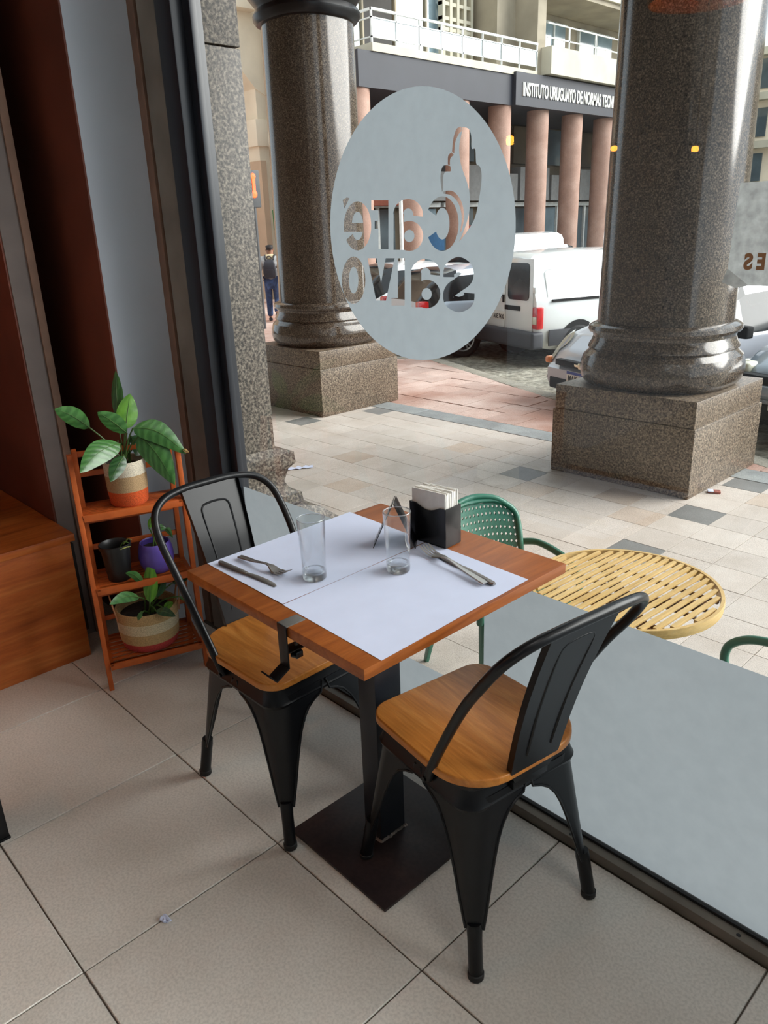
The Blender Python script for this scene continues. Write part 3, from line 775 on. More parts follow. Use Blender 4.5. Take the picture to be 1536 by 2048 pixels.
# top shelf: peace lily in a banded jute basket
pc = sp(.165, .072, .645)
pt = thing('potted_peace_lily', 'large leafy plant in a cream, tan and orange banded pot on the top shelf', 'potted plant', pc)
pot_wall(pt, [('rim_band', M['jute_cream'], [(.062, .150), (.066, .152), (.068, .148), (.067, .105)]), ('middle_band', M['jute_tan'], [(.067, .105), (.0655, .052)]), ('bottom_band', M['jute_orange'], [(.0655, .052), (.062, .008), (.055, 0), (0, 0)])], [(.062, .150), (.06, .128)])
MB().lathe([(0, .13), (.03, .132), (.061, .128)], 24).build('soil', M['soil'], pt)
pm = Vector((pc.x, pc.y, .77))
def lf(px0, px1, x0, x1, wpx, mat, droop=0., twist=0., curl=.3, dist=2.6, stem_to=None):
    a = at(px0[0], px0[1], 0, x0); b = at(px1[0], px1[1], 0, x1)
    ld = (a-CAM).dot(_f); o = leaf(cur, a, b, wpx*ld/FPX, mat, droop, None, twist, curl)
    r0 = stem_to if stem_to is not None else cur_root
    mid = (r0+a)/2+Vector((0, 0, .02))
    stalk(cur, [r0+Vector((random.uniform(-.015, .015), random.uniform(-.015, .015), 0)), mid, a]); return o
cur, cur_root = pt, pm
px_ = pc.x
lf((236, 838), (231, 741), px_-.03, px_-.05, 26, M['leaf'], 0, .5)
lf((251, 858), (260, 787), px_+.01, px_-.01, 42, M['leaf_bright'], 0, -.2, .2)
lf((180, 856), (109, 818), px_+.0, px_+.05, 36, M['leaf'], .06, .1)
lf((254, 866), (195, 824), px_+.03, px_+.08, 34, M['leaf'], .03, .2)
lf((240, 887), (160, 946), px_+.03, px_+.11, 46, M['leaf'], .10, -.1)
lf((248, 912), (221, 964), px_+.06, px_+.11, 30, M['leaf_dark'], .05, 0)
lf((266, 856), (372, 908), px_+.05, px_+.13, 46, M['leaf'], .16, .1, .35)
lf((278, 872), (350, 970), px_+.05, px_+.12, 56, M['leaf'], .14, -.1, .35)
lf((292, 874), (272, 912), px_-.02, px_+.02, 42, M['leaf_dark'], .1, .2)
lf((262, 872), (268, 890), px_-.0, px_+.03, 16, M['leaf_dark'], .1, .2)
o = leaf(pt, at(366, 898, 0, px_+.128), at(378, 905, 0, px_+.14), .012, M['leaf_dry'], 0, None, .3, .2, 'dry_leaf_tip')
for k in range(5):
    a = random.uniform(0, 6.28); stalk(pt, [pm+Vector((.02*math.cos(a), .02*math.sin(a), -.005)), pm+Vector((.025*math.cos(a), .025*math.sin(a), .04)), pm+Vector((.03*math.cos(a), .03*math.sin(a), .085))], .002)

# middle shelf: black nursery pot, purple pot
pc = sp(.092, .055, .385)
bp_ = thing('black_plant_pot', 'black plastic plant pot with a wilted leaf at its rim', 'plant pot', pc)
M['black_plastic'] = plain('black_plastic', (20, 20, 21), .4, var=.2)
MB().lathe([(0, 0), (.036, 0), (.038, .004), (.0485, .115), (.053, .116), (.0535, .128), (.051, .130), (.0495, .128), (.0475, .11), (.046, .09), (0, .088)], 32).build('pot', M['black_plastic'], bp_)
MB().lathe([(0, .097), (.02, .099), (.0465, .095)], 20).build('soil', M['soil'], bp_)
M['leaf_yellow'] = plain('leaf_yellow', (148, 150, 82), .6, var=.25, scale=40)
c0 = Vector(pc)
leaf(bp_, c0+Vector((.035, -.02, .118)), c0+Vector((.05, .035, .122)), .03, M['leaf_yellow'], .1, (0, 0, 1), .2, .4)
leaf(bp_, c0+Vector((.0, .03, .115)), c0+Vector((.03, .05, .135)), .014, M['leaf_yellow'], .3, (0, 0, 1), .2, .4)
stalk(bp_, [c0+Vector((0, .01, .1)), c0+Vector((.015, .025, .13)), c0+Vector((.03, .04, .126))], .0018)
pc = sp(.222, .058, .385)
pp = thing('purple_plant_pot', 'round purple pot with a small trailing plant', 'potted plant', pc)
M['purple'] = plain('purple', (86, 68, 150), .38, var=.06, scale=30)
MB().lathe([(0, 0), (.036, 0), (.044, .006), (.056, .03), (.0605, .058), (.058, .085), (.051, .108), (.049, .110), (.047, .106), (.053, .083), (.0545, .06), (0, .058)], 36).build('pot', M['purple'], pp)
MB().lathe([(0, .09), (.03, .091), (.048, .088)], 20).build('soil', M['soil'], pp)
cur, cur_root = pp, Vector(pc)+Vector((0, 0, .09)); px_ = pc.x
lf((298, 1056), (308, 1028), px_+.02, px_+.02, 13, M['leaf_bright'], 0, .2, .3)
lf((312, 1060), (332, 1056), px_+.02, px_+.03, 14, M['leaf'], .2, .1, .3)
lf((310, 1062), (324, 1072), px_+.04, px_+.06, 13, M['leaf_bright'], .1, 0, .3)
lf((330, 1056), (346, 1076), px_+.0, px_+.01, 11, M['leaf'], .2, .1, .3)

# bottom shelf: straw basket with handles
pc = sp(.165, .085, .105)
bk_ = thing('potted_plant_in_basket', 'leafy plant in a striped straw basket with leather handles on the bottom shelf', 'potted plant', pc)
pot_wall(bk_, [('upper_weave', M['straw'], [(.100, .150), (.106, .153), (.108, .148), (.108, .115)]), ('pale_band', M['straw_pale'], [(.108, .115), (.106, .075)]), ('lower_weave', M['straw'], [(.106, .075), (.102, .035)]), ('pink_band', M['straw_pink'], [(.102, .035), (.095, .008), (.085, 0), (0, 0)])], [(.100, .150), (.096, .12)])
MB().lathe([(0, .125), (.05, .128), (.097, .12)], 24).build('soil', M['soil'], bk_)
M['leather'] = plain('leather', (178, 124, 86), .6, var=.1)
for s in (-1, 1):
    a = math.atan2(SU.y, SU.x)+(0 if s > 0 else PI); c, sn = math.cos(a), math.sin(a)
    arc = []
    for k in range(13):
        q = PI*k/12; arc.append(Vector((c*(.106+.012*math.sin(q))-sn*.038*math.cos(q), sn*(.106+.012*math.sin(q))+c*.038*math.cos(q), .125+.078*math.sin(q))))
    m = MB(); rg = []
    for p in arc:
        o_ = Vector((p.x, p.y, 0)).normalized(); rg.append([p-o_*.0015+Vector((0, 0, -.008)), p+o_*.0015+Vector((0, 0, -.008)), p+o_*.0015+Vector((0, 0, .008)), p-o_*.0015+Vector((0, 0, .008))])
    m.loft(rg).build('handle', M['leather'], bk_)
cur, cur_root = bk_, Vector(pc)+Vector((.03, 0, .125)); px_ = pc.x+.075
lf((300, 1206), (300, 1122), px_+.02, px_+.0, 30, M['leaf_bright'], 0, .3, .3)
lf((289, 1170), (251, 1146), px_+.0, px_+.02, 16, M['leaf'], .14, .2, .3)
lf((279, 1195), (219, 1209), px_+.03, px_+.08, 22, M['leaf'], .1, 0, .2)
lf((311, 1194), (330, 1150), px_-.0, px_-.0, 22, M['leaf_dark'], 0, .1, .2)
lf((345, 1166), (378, 1154), px_+.0, px_+.02, 17, M['leaf_dark'], .04, .1, .2)
lf((358, 1193), (406, 1240), px_+.03, px_+.06, 10, M['leaf'], .16, .1, .2)
lf((312, 1222), (352, 1233), px_+.04, px_+.09, 18, M['leaf_dark'], .1, 0, .2)
lf((328, 1216), (346, 1204), px_+.02, px_+.04, 14, M['leaf_bright'], .0, 0, .2)
lf((276, 1240), (284, 1222), px_+.07, px_+.08, 9, M['leaf'], .0, 0, .2)

# ================================================================ wooden bench in the niche
M['bench_wood'] = wood('bench_wood', [(140, 64, 24), (186, 98, 42), (206, 126, 64)], (20, 1.6, 16), .4, .8)
bn = thing('wooden_bench', 'brown wooden bench built into the dark niche', 'bench', (-.26, -.9, 0))
MB().bb(-.02, 0, -1.2, .975, .0, .468).build('front_panel', M['bench_wood'], bn, bevel=.002)
MB().bb(-.82, -.02, .955, .975, .0, .468).build('end_panel', M['bench_wood'], bn)
MB().bb(-.83, .012, -1.2, .99, .468, .496).build('seat_board', M['bench_wood'], bn, bevel=.003)
MB().bb(-.05, -.015, .976, .99, .10, .45).build('black_edge', M['gasket'], bn)
M['vase_ceramic'] = None
m, nt, b = newmat('blue_white_ceramic'); co = coords(nt)
v_ = nd(nt, 'ShaderNodeTexVoronoi', Scale=26.0); nt.links.new(co, v_.inputs['Vector'])
nt.links.new(ramp(nt, v_.outputs['Distance'], [(.28, (40, 52, 92)), (.4, (150, 150, 150)), (.6, (176, 172, 166))]), b.inputs['Base Color']); b.inputs['Roughness'].default_value = .4
vp_ = at(0, 1050, 2, .496); 
vz = MB().lathe([(0, 0), (.05, 0), (.06, .004), (.085, .05), (.09, .09), (.078, .135), (.05, .165), (.035, .18), (.034, .2), (.042, .212), (.038, .212), (.03, .2), (.03, .18), (.045, .163)], 32).build('ceramic_vase', m, None, (-.62, -.16, .4965))
tag(vz, 'blue and white patterned ceramic jar on the wooden bench', 'jar')
fl = thing('black_furniture_leg', 'flat black furniture leg standing on the tiles near the bench', 'furniture', (.42, -.52, 0))
MB().bb(-.25, .085, -.03, .035, 0, .008).build('foot_plate', M['black_metal'], fl, bevel=.002)
MB().bb(-.03, .083, -.028, .033, .008, .20).build('post', M['black_metal'], fl, bevel=.002)
# crumpled scrap of tissue on the floor
tp = at(332, 1843, 2, 0); m = MB()
rn = random.Random(4)
for k in range(5):
    a = rn.uniform(0, 6.28); pts = [Vector((rn.uniform(-.014, .014), rn.uniform(-.010, .010), .002+.006*rn.random())) for _ in range(5)]
    pts = smooth_path(pts, 4); m.loft([[p+Vector((0, .003, 0)), p+Vector((0, 0, .0015)), p+Vector((0, -.003, 0)), p+Vector((0, 0, -.001))] for p in pts])
o = m.build('tissue_scrap', M['paper'], None, (tp.x, tp.y, .0012)); tag(o, 'small crumpled white tissue scrap on the floor tiles', 'tissue')

# ================================================================ lettering
def glyph(txt, size=1.0, offset=0.0, depth=.0, res=6):
    """text as a mesh in the xy plane (z = +-depth)"""
    cu = bpy.data.curves.new('lettering', 'FONT'); cu.body = txt; cu.size = size; cu.offset = offset; cu.extrude = depth; cu.resolution_u = res
    o = bpy.data.objects.new('lettering', cu); COL.objects.link(o)
    dg = bpy.context.evaluated_depsgraph_get(); dg.update()
    me = bpy.data.meshes.new_from_object(o.evaluated_get(dg)); bpy.data.objects.remove(o); return me
def text_obj(name, txt, mat, parent, origin, xdir, ydir, width=None, height=None, offset=0, depth=.002, align='left'):
    """lettering placed with its box's lower-left corner at origin, x along xdir, y along ydir"""
    me = glyph(txt, 1, offset, depth); vs_ = [v.co.copy() for v in me.vertices]
    x0, x1 = min(v.x for v in vs_), max(v.x for v in vs_); y0, y1 = min(v.y for v in vs_), max(v.y for v in vs_)
    sx = width/(x1-x0) if width else height/(y1-y0); sy = height/(y1-y0) if height else sx
    X, Y = Vector(xdir), Vector(ydir); Z = X.cross(Y); O = Vector(origin)
    for v, c in zip(me.vertices, vs_):
        v.co = O+X*((c.x-x0)*sx)+Y*((c.y-y0)*sy)+Z*c.z
    me.name = name; me.materials.append(mat)
    o = bpy.data.objects.new(name, me); COL.objects.link(o); o.parent = parent; return o
# round frosted logo on the glass, its letters and emblem cut out (read from the street, so mirrored here)
M['decal_film'] = film_mat('decal_film', (158, 168, 175), .6)
def cut_decal():
    cxz = Vector((1.028, 1.4735)); R_ = .3035; n = 96
    disc = MB().prism([(R_*math.cos(2*PI*k/n), R_*math.sin(2*PI*k/n)) for k in range(n)], -.0004, .0004)
    d_me = disc.mesh('window_decal', smooth=0)
    cut = MB()
    def gp(px, py):
        p = at(px, py, 1, GY); return (p.x-cxz.x, p.z-cxz.y)
    def C(cx, cy): return gp(640+.2784*cx, 160+.2784*cy)
    cells = [('c', 765, 1000, 835, 1228), ('a', 528, 745, 855, 1228), ('f', 372, 495, 865, 1215), ('e', 175, 372, 872, 1225),
             ('s', 893, 1105, 1278, 1660), ('a', 655, 868, 1285, 1640), ('l', 563, 612, 1280, 1620), ('v', 345, 540, 1280, 1585), ('o', 160, 330, 1268, 1608)]
    def ring(cx, cy, rx_, ry_, ix, iy, a0=0, a1=360, n=28):
        o_ = [(cx+rx_*math.cos(math.radians(lerp(a0, a1, k/n))), cy+ry_*math.sin(math.radians(lerp(a0, a1, k/n)))) for k in range(n+1)]
        i_ = [(cx+ix*math.cos(math.radians(lerp(a0, a1, k/n))), cy+iy*math.sin(math.radians(lerp(a0, a1, k/n)))) for k in range(n+1)]
        return o_, i_
    def strip(o_, i_):      # band between two open or closed lines, in cell units
        pts = [F(*p) for p in o_]+[F(*p) for p in i_]; n = len(o_); v = [Vector((x, y, z)) for z in (-.01, .01) for x, y in pts]; f = []
        for k in range(n-1):
            f += [(k, k+1, n+k+1, n+k), (2*n+k, 3*n+k, 3*n+k+1, 2*n+k+1), (k, 2*n+k, 2*n+k+1, k+1), (n+k, n+k+1, 3*n+k+1, 3*n+k)]
        if (Vector(o_[0])-Vector(o_[-1])).length > 1e-4: f += [(0, n, 3*n, 2*n), (n-1, 3*n-1, 4*n-1, 2*n-1)]
        m_ = MB(); m_.add(v, f); bm_ = bmesh.new(); me_ = m_.mesh('x', smooth=0); bm_.from_mesh(me_); bmesh.ops.remove_doubles(bm_, verts=bm_.verts, dist=1e-6); bmesh.ops.recalc_face_normals(bm_, faces=bm_.faces)
        cut.add([q.co.copy() for q in bm_.verts], [tuple(q.index for q in f_.verts) for f_ in bm_.faces]); bm_.free()
    def block(*pts): cut.prism([F(*p) for p in pts], -.011, .011)
    def thick(path, wx, wy):
        ps = smooth_path([(a, b, 0) for a, b in path], 6); o_, i_ = [], []
        for k, p in enumerate(ps):
            t_ = (ps[min(k+1, len(ps)-1)]-ps[max(k-1, 0)]).normalized(); o_.append((p.x-t_.y*wx, p.y+t_.x*wy)); i_.append((p.x+t_.y*wx, p.y-t_.x*wy))
        strip(o_, i_)
    for ch, a, b, c, d in cells:
        def F(u, v): return C(lerp(a, b, u), lerp(c, d, v))
        if ch == 'c': strip(*ring(.5, .5, .5, .5, .22, .29, -150, 150))
        elif ch == 'o': strip(*ring(.5, .5, .5, .5, .2, .28, 0, 360))
        elif ch == 'e': strip(*ring(.5, .5, .5, .5, .21, .29, -180, 146)); block((.01, .44), (.9, .44), (.9, .62), (.0, .62), (.0, .5))
        elif ch == 'a': strip(*ring(.5, .30, .49, .30, .17, .12, -178, 8)); strip(*ring(.54, .71, .46, .29, .17, .12, 0, 360)); block((.02, .28), (.36, .28), (.36, .98), (.02, .98))
        elif ch == 's': thick([(.17, .36), (.2, .22), (.5, .125), (.80, .22), (.80, .37), (.5, .5), (.2, .63), (.18, .78), (.5, .875), (.82, .80), (.86, .66)], .18, .145)
        elif ch == 'f': block((.42, 0), (1, 0), (1, 1), (.42, 1)); block((0, 0), (.43, 0), (.43, .2), (0, .2)); block((.2, .42), (.43, .42), (.43, .58), (.2, .58))
        elif ch == 'l': block((0, 0), (1, 0), (1, 1), (0, 1)); block((-.95, .84), (.1, .84), (.1, 1), (-.95, 1))
        elif ch == 'v': block((0, 0), (.33, 0), (.5, .58), (.67, 0), (1, 0), (.68, 1), (.32, 1))
    def poly(pts): cut.prism([C(*q) for q in pts], -.01, .01)
    def arc(pts): return [(p.x, p.y) for p in smooth_path([(a, b, 0) for a, b in pts], 5)]
    poly(arc([(1022, 338), (1070, 350), (1090, 405), (1093, 490), (1120, 500), (1126, 600), (1152, 622), (1165, 690), (1152, 820), (1118, 985), (1062, 1085), (1003, 1162)])+arc([(1003, 1162), (1045, 1060), (1075, 950), (1078, 820), (1058, 730), (1016, 605), (1004, 480), (1023, 372), (1022, 338)])[1:-1])
    poly(arc([(1018, 336), (985, 352), (962, 420), (952, 515)])+arc([(968, 530), (975, 450), (1000, 390), (1023, 368)]))
    poly(arc([(950, 520), (925, 545), (922, 608)])+arc([(938, 612), (940, 565), (966, 538)]))
    poly(arc([(920, 612), (885, 622), (869, 700), (880, 806)])+arc([(890, 790), (888, 700), (905, 660), (942, 655), (940, 618)]))
    poly(arc([(890, 800), (960, 800), (1018, 870), (1040, 980), (1020, 1085)])+arc([(1010, 1095), (1022, 985), (1000, 890), (950, 832), (892, 816)]))
    poly([(166, 862), (196, 842), (216, 850), (178, 925)])
    c_me = cut.mesh('cutter', smooth=0)
    a = bpy.data.objects.new('window_decal', d_me); b = bpy.data.objects.new('cutter', c_me)
    COL.objects.link(a); COL.objects.link(b)
    md = a.modifiers.new('cut', 'BOOLEAN'); md.operation = 'DIFFERENCE'; md.object = b; md.solver = 'EXACT'; md.use_self = True
    dg = bpy.context.evaluated_depsgraph_get(); dg.update()
    me = bpy.data.meshes.new_from_object(a.evaluated_get(dg)); bpy.data.objects.remove(a); bpy.data.objects.remove(b)
    bm = bmesh.new(); bm.from_mesh(me)      # keep the room-side face as one sheet
    bmesh.ops.delete(bm, geom=[f for f in bm.faces if f.normal.z < .9], context='FACES')
    for v in bm.verts: v.co = Vector((v.co.x, 0, v.co.y))
    bm.to_mesh(me); bm.free(); me.name = 'window_decal'; me.materials.clear(); me.materials.append(M['decal_film'])
    o = bpy.data.objects.new('window_decal', me); COL.objects.link(o); o.location = (cxz.x, GY-.0018, cxz.y)
    return tag(o, 'round frosted cafe logo on the window with letters and emblem cut clear', 'decal')
cut_decal()
# second sticker, at the right, one corner peeling off
M['sticker_grey'] = film_mat('sticker_grey', (176, 180, 180), .5, 60, .2)
M['sticker_text'] = plain('sticker_text', (150, 110, 76), .6)
stk = thing('window_sticker', 'grey peeling window sticker with brown mirrored letters at the edge of the view', 'sticker', (1.79, GY-.002, 1.36))
def g2(px, py): p = at(px, py, 1, GY-.002); return Vector((p.x-1.79, 0, p.z-1.36))
a_, b_, c_, d_ = g2(1481, 366), g2(1455, 537), g2(1497, 571), g2(1536, 577)
MB().add([a_, b_, c_, Vector((.62, 0, c_.z-.002)), Vector((.62, 0, a_.z+.01))], [(0, 1, 2, 3, 4)]).build('sheet', M['sticker_grey'], stk, smooth=0, fix=False)
MB().add([b_, c_, c_+Vector((-.018, -.008, -.004)), b_+Vector((-.002, -.012, -.022))], [(0, 1, 2, 3)]).build('peeled_corner', M['sticker_grey'], stk, smooth=0, fix=False)
for ch, xa, xb in (('E', 1512, 1533), ('S', 1486, 1508)):
    p, q = g2(xa, 540), g2(xb, 506)
    text_obj('letter', ch, M['sticker_text'], stk, Vector((q.x, -.001, p.z)), (-1, 0, 0), (0, 0, 1), q.x-p.x, q.z-p.z, .05, .0004)

# ================================================================ far building across the street (facade on the plane x = -14.5)
M['pink_column'] = tilemat('pink_column', [(168, 132, 116), (184, 148, 132), (198, 164, 148)], .7, 1.5, 40, .04, .06)
M['dark_fascia'] = plain('dark_fascia', (50, 52, 60), .6, var=.06, scale=1)
M['concrete'] = plain('concrete', (160, 150, 132), .85, var=.08, scale=1.2)
M['concrete_pale'] = plain('concrete_pale', (198, 192, 174), .85, var=.05, scale=1.2)
M['white_rail'] = plain('white_rail', (222, 226, 224), .5)
M['far_glass'] = plain('far_glass', (86, 98, 104), .08, var=.25, scale=.6, spec=.8)
M['far_glass_light'] = plain('far_glass_light', (128, 148, 158), .08, var=.2, scale=.6, spec=.8)
M['far_dark'] = plain('far_dark', (44, 42, 40), .7, var=.2, scale=1)
M['far_wall'] = plain('far_wall', (96, 86, 70), .8, var=.15, scale=.8)
M['shop_grey'] = plain('shop_grey', (140, 142, 142), .6, var=.05)
M['letter_white'] = plain('letter_white', (226, 226, 220), .5)
FX = -14.5
fb = thing('institute_building', 'dark-fronted office building across the street with round pink columns and a long balcony', 'building', (FX, 20, -.6))
def FB(name, mat, y0, y1, z0, z1, x0, x1, parent=None, bev=0):
    """block in world metres: x measured from the facade (positive = towards us)"""
    return MB().bb(x0, x1, y0-20, y1-20, z0+.6, z1+.6).build(name, mat, parent or fb, bevel=bev)
for k in range(0, 10):
    y = 14.85+2.075*k
    c = MB().lathe([(.37, 0), (.37, 5.65)], 24, (-.42, y-20, 0)).build('pink_column', M['pink_column'], fb)
FB('fascia', M['dark_fascia'], 14.6, 21.2, 5.05, 5.92, -1.2, -.02)
FB('ground_soffit', M['dark_fascia'], 14.6, 36, 5.05, 5.3, -3.4, -1.2)
FB('sign_board', M['dark_fascia'], 21.2, 36, 5.05, 6.0, -1.2, .12)
FB('upper_wall', M['concrete'], 14.6, 36, 5.95, 14, -3.6, -2.2)
FB('upper_front', M['concrete'], 22.55, 23.0, 6.0, 14, -2.2, -.1)
FB('side_pier', M['concrete'], 21.6, 22.55, 6.0, 14, -2.2, -1.0)
FB('shop_back', M['far_wall'], 14.6, 36, -.6, 5.05, -3.4, -3.2)
sign = text_obj('sign_lettering', 'INSTITUTO URUGUAYO DE NORMAS TECNICAS', M['letter_white'], fb, (.13, 21.55-20, 5.33+.6), (0, 1, 0), (0, 0, 1), 5.95, .40, .02, .02)
# shop fronts between the columns
for k in range(0, 10):
    y0 = 14.85+2.075*k+.1; y1 = y0+1.9; sh = FB('shop_panel', M['shop_grey'], y0, y1, 2.35, 3.3+.25*(k % 2), -3.2, -2.7)
    FB('shop_glass', M['far_glass'] if k % 2 else M['far_glass_light'], y0+.1, y1-.1, -.2, 2.1, -3.2, -3.1)
    FB('upper_glass', M['far_wall'] if k % 3 else M['far_glass'], y0+.05, y1-.05, 3.7, 5.0, -3.2, -3.1)
    FB('door_post', M['white_rail'], y0+.9, y0+1.0, -.6, 2.2, -3.1, -3.0)
    FB('transom', M['white_rail'], y0, y1, 2.15, 2.3, -3.1, -2.95)
FB('awning', plain('brick_red', (150, 84, 66), .8), 16.9, 19.0, 2.2, 3.1, -3.0, -2.4)
FB('blue_poster', plain('poster_blue', (40, 96, 140), .6), 19.75, 20.75, .7, 1.7, -2.6, -2.55)
FB('red_poster', plain('poster_red', (150, 52, 52), .6), 22.0, 22.6, .9, 1.5, -2.6, -2.55)
# long balcony
FB('balcony_slab', M['concrete_pale'], 15.1, 22.45, 5.92, 6.12, -2.2, .02)
bal = FB('balcony_rail', M['white_rail'], 15.1, 22.45, 6.86, 6.92, -.04, .02)
FB('lower_rail', M['white_rail'], 15.1, 22.45, 6.68, 6.71, -.03, .01); FB('foot_rail', M['white_rail'], 15.1, 22.45, 6.24, 6.27, -.03, .01)
for z0, z1 in ((6.86, 6.92), (6.68, 6.71), (6.24, 6.27)): FB('side_rail', M['white_rail'], 15.1, 15.14, z0, z1, -2.2, .0)
for k in range(9):
    y = 15.12+k*.913; FB('baluster', M['white_rail'], y-.02, y+.02, 6.12, 6.9, -.04, .01)
    if k < 8: FB('balcony_glass', M['far_glass_light'], y+.03, y+.88, 6.27, 6.68, -.02, -.01)
for k in range(4):
    y = 15.4+1.35*k; wn = FB('window', M['far_glass_light'] if k != 1 else M['far_dark'], y, y+1.2, 6.12, 8.6, -2.2, -2.1); FB('window_frame', M['concrete'], y-.06, y, 6.12, 8.6, -2.2, -2.05)
for k in range(5): FB('screen_post', M['concrete_pale'], 19.9+.34*k, 20.02+.34*k, 6.12, 9, -2.0, -1.8)
for z in (7.3, 7.6, 8.0): FB('screen_bar', M['concrete_pale'], 19.9, 21.4, z, z+.1, -2.02, -1.82)
for y, z in ((17.1, 8.05), (18.0, 7.95)): FB('ceiling_lamp', glow('tube_lamp', (255, 214, 150), 3.0), y, y+.5, z, z+.06, -1.6, -1.4)
FB('hanging_board', M['far_glass_light'], 16.9, 18.0, 8.3, 8.9, -1.4, -1.3)
# right-hand part: balconies of the next storeys
FB('balcony_front', M['concrete_pale'], 22.8, 36, 6.05, 6.85, -1.4, .3)
FB('balcony_front', M['concrete_pale'], 22.8, 36, 8.55, 9.4, -1.4, .3)
FB('balcony_soffit', M['concrete'], 22.8, 36, 8.4, 8.55, -1.6, .2)
for z in (7.1, 7.5): FB('white_tube_rail', M['white_rail'], 22.8, 36, z, z+.035, .1, .14)
for k in range(5): FB('rail_post', M['white_rail'], 24+1.6*k, 24.05+1.6*k, 6.85, 7.5, .1, .14)
for y0, y1, mt in ((23.3, 24.1, 'far_glass_light'), (24.9, 26.4, 'far_glass_light'), (27.3, 29.6, 'far_glass_light')):
    wn = FB('window', M[mt], y0, y1, 6.9, 8.15, -1.72, -1.66)
    FB('window_frame', M['white_rail'], y0-.06, y0, 6.85, 8.2, -1.72, -1.6); FB('window_frame', M['white_rail'], (y0+y1)/2-.03, (y0+y1)/2+.03, 6.9, 8.2, -1.72, -1.6); FB('window_head', M['white_rail'], y0-.06, y1+.06, 8.13, 8.2, -1.72, -1.6)
FB('room_wall', M['concrete'], 22.6, 36, 6.0, 14, -1.9, -1.72)

# cream corner building seen at the left, with a bracketed pillar
M['cream_stone'] = plain('cream_stone', (240, 226, 204), .85, var=.05, scale=1)
M['beige_shade'] = plain('beige_shade', (206, 178, 152), .85, var=.06, scale=1)  # cream stone with the pillar side's shade put into its colour
cb = thing('cream_building', 'cream stone building with a tall pillar and angled bracket, far down the street', 'building', (-22, 15, -.6))
def CB(name, mat, x0, x1, y0, y1, z0, z1, bev=0): return MB().bb(x0+22, x1+22, y0-15, y1-15, z0+.6, z1+.6).build(name, mat, cb, bevel=bev)
def cbx(px, x): return at(px, 450, 0, x).y
XC = -19.0
ya, yb, yc = cbx(531, XC), cbx(562, XC), cbx(600, XC)
CB('pillar', M['cream_stone'], XC-.9, XC, ya, yc, -.6, 4.0)
CB('pillar_reveal', M['beige_shade'], XC-.6, XC+.06, ya-.03, ya+.18, -.6, 3.6)
CB('capital_block', M['cream_stone'], XC-1.0, XC+.1, ya-.12, yc, 4.0, 4.75, .03)
CB('upper_pillar', M['cream_stone'], XC-.87, XC-.03, ya+.05, yc, 4.75, 6.0)
zz0 = at(516, 178, 0, XC).z
y_l = at(483, 140, 0, XC).y
MB().prism([(ya+.05-15, zz0+.6), (yc-15, zz0+.6-.6), (yc-15, 11), (y_l-1.5-15, 11), (y_l-1.5-15, at(483, 140, 0, XC).z+.9+.6), (y_l-15, at(483, 140, 0, XC).z+.6)], -.9, 0, Matrix(((0, 0, 1), (1, 0, 0), (0, 1, 0))), (XC+22, 0, 0)).build('angled_bracket', M['cream_stone'], cb)
CB('cornice', M['cream_stone'], XC-1, XC+.35, y_l-3, ya+.1, at(490, 12, 0, XC).z-.15, at(490, 12, 0, XC).z+.12, .03)
CB('back_wall', M['beige_shade'], XC-2.4, XC-2.0, ya-9, yc, -.6, 12)
CB('passage_beam', M['cream_stone'], XC-2.0, XC-1.6, ya-6, ya+.1, 4.0, 4.4)
CB('dark_doorway', M['far_dark'], XC-2.0, XC-1.95, ya-2.1, ya-1.25, -.6, 3.2)
CB('hanging_sign', M['letter_white'], XC-1.4, XC-1.3, ya-.95, ya-.65, 3.1, 3.55)
gp_ = at(552, 440, 0, XC+.02)
CB('green_plaque', plain('green_sign', (70, 150, 90), .5), XC, XC+.03, gp_.y-.1, gp_.y+.18, gp_.z-.3, gp_.z+.3)
# cream building at the right edge
rb = thing('pale_building', 'pale stone building behind the cars at the far end of the plaza', 'building', (-4, 39, -.6))
def RB(name, mat, x0, x1, y0, y1, z0, z1): return MB().bb(x0+4, x1+4, y0-39, y1-39, z0+.6, z1+.6).build(name, mat, rb)
RB('facade', M['cream_stone'], -18, 12, 39, 43, -.6, 8.4)
for z in (2.6, 4.4, 6.4, 8.2): RB('cornice', M['concrete_pale'], -18, 12, 38.5, 39, z, z+.3)
for k in range(14):
    for z in (.4, 3.0, 4.9, 6.9): w_ = RB('window', M['far_glass'], -16.6+2*k, -15.6+2*k, 38.93, 39.0, z, z+1.2)
for z in (.2, .7, 1.2, 1.7, 2.2): RB('stone_course', M['concrete_pale'], -18, 12, 38.9, 39, z, z+.06)
# the block the street runs along behind the parked cars (closes the view between the two facades)

# ================================================================ vehicles
M['tyre'] = plain('tyre', (26, 26, 27), .8); M['alloy'] = plain('alloy', (178, 180, 182), .35, metal=.7); M['arch'] = plain('arch', (14, 14, 15), .9)
M['car_glass'] = plain('car_glass', (34, 38, 40), .1, var=.3, scale=2, spec=.4); M['bumper_grey'] = plain('bumper_grey', (52, 54, 60), .6)
M['tail_red'] = plain('tail_red', (190, 26, 28), .2, coat=.5); M['lamp_clear'] = plain('lamp_clear', (214, 212, 190), .12, coat=.6); M['lamp_amber'] = plain('lamp_amber', (226, 130, 56), .2)
M['plate_white'] = plain('plate_white', (218, 214, 206), .5, var=.02); M['plate_blue'] = plain('plate_blue', (44, 66, 150), .5); M['plate_ink'] = plain('plate_ink', (36, 34, 34), .6)
M['chrome_gold'] = plain('chrome_gold', (206, 196, 168), .25, metal=.8)
def paint(name, c): return plain(name, c, .22, var=.015, scale=1, coat=.7, spec=.6)
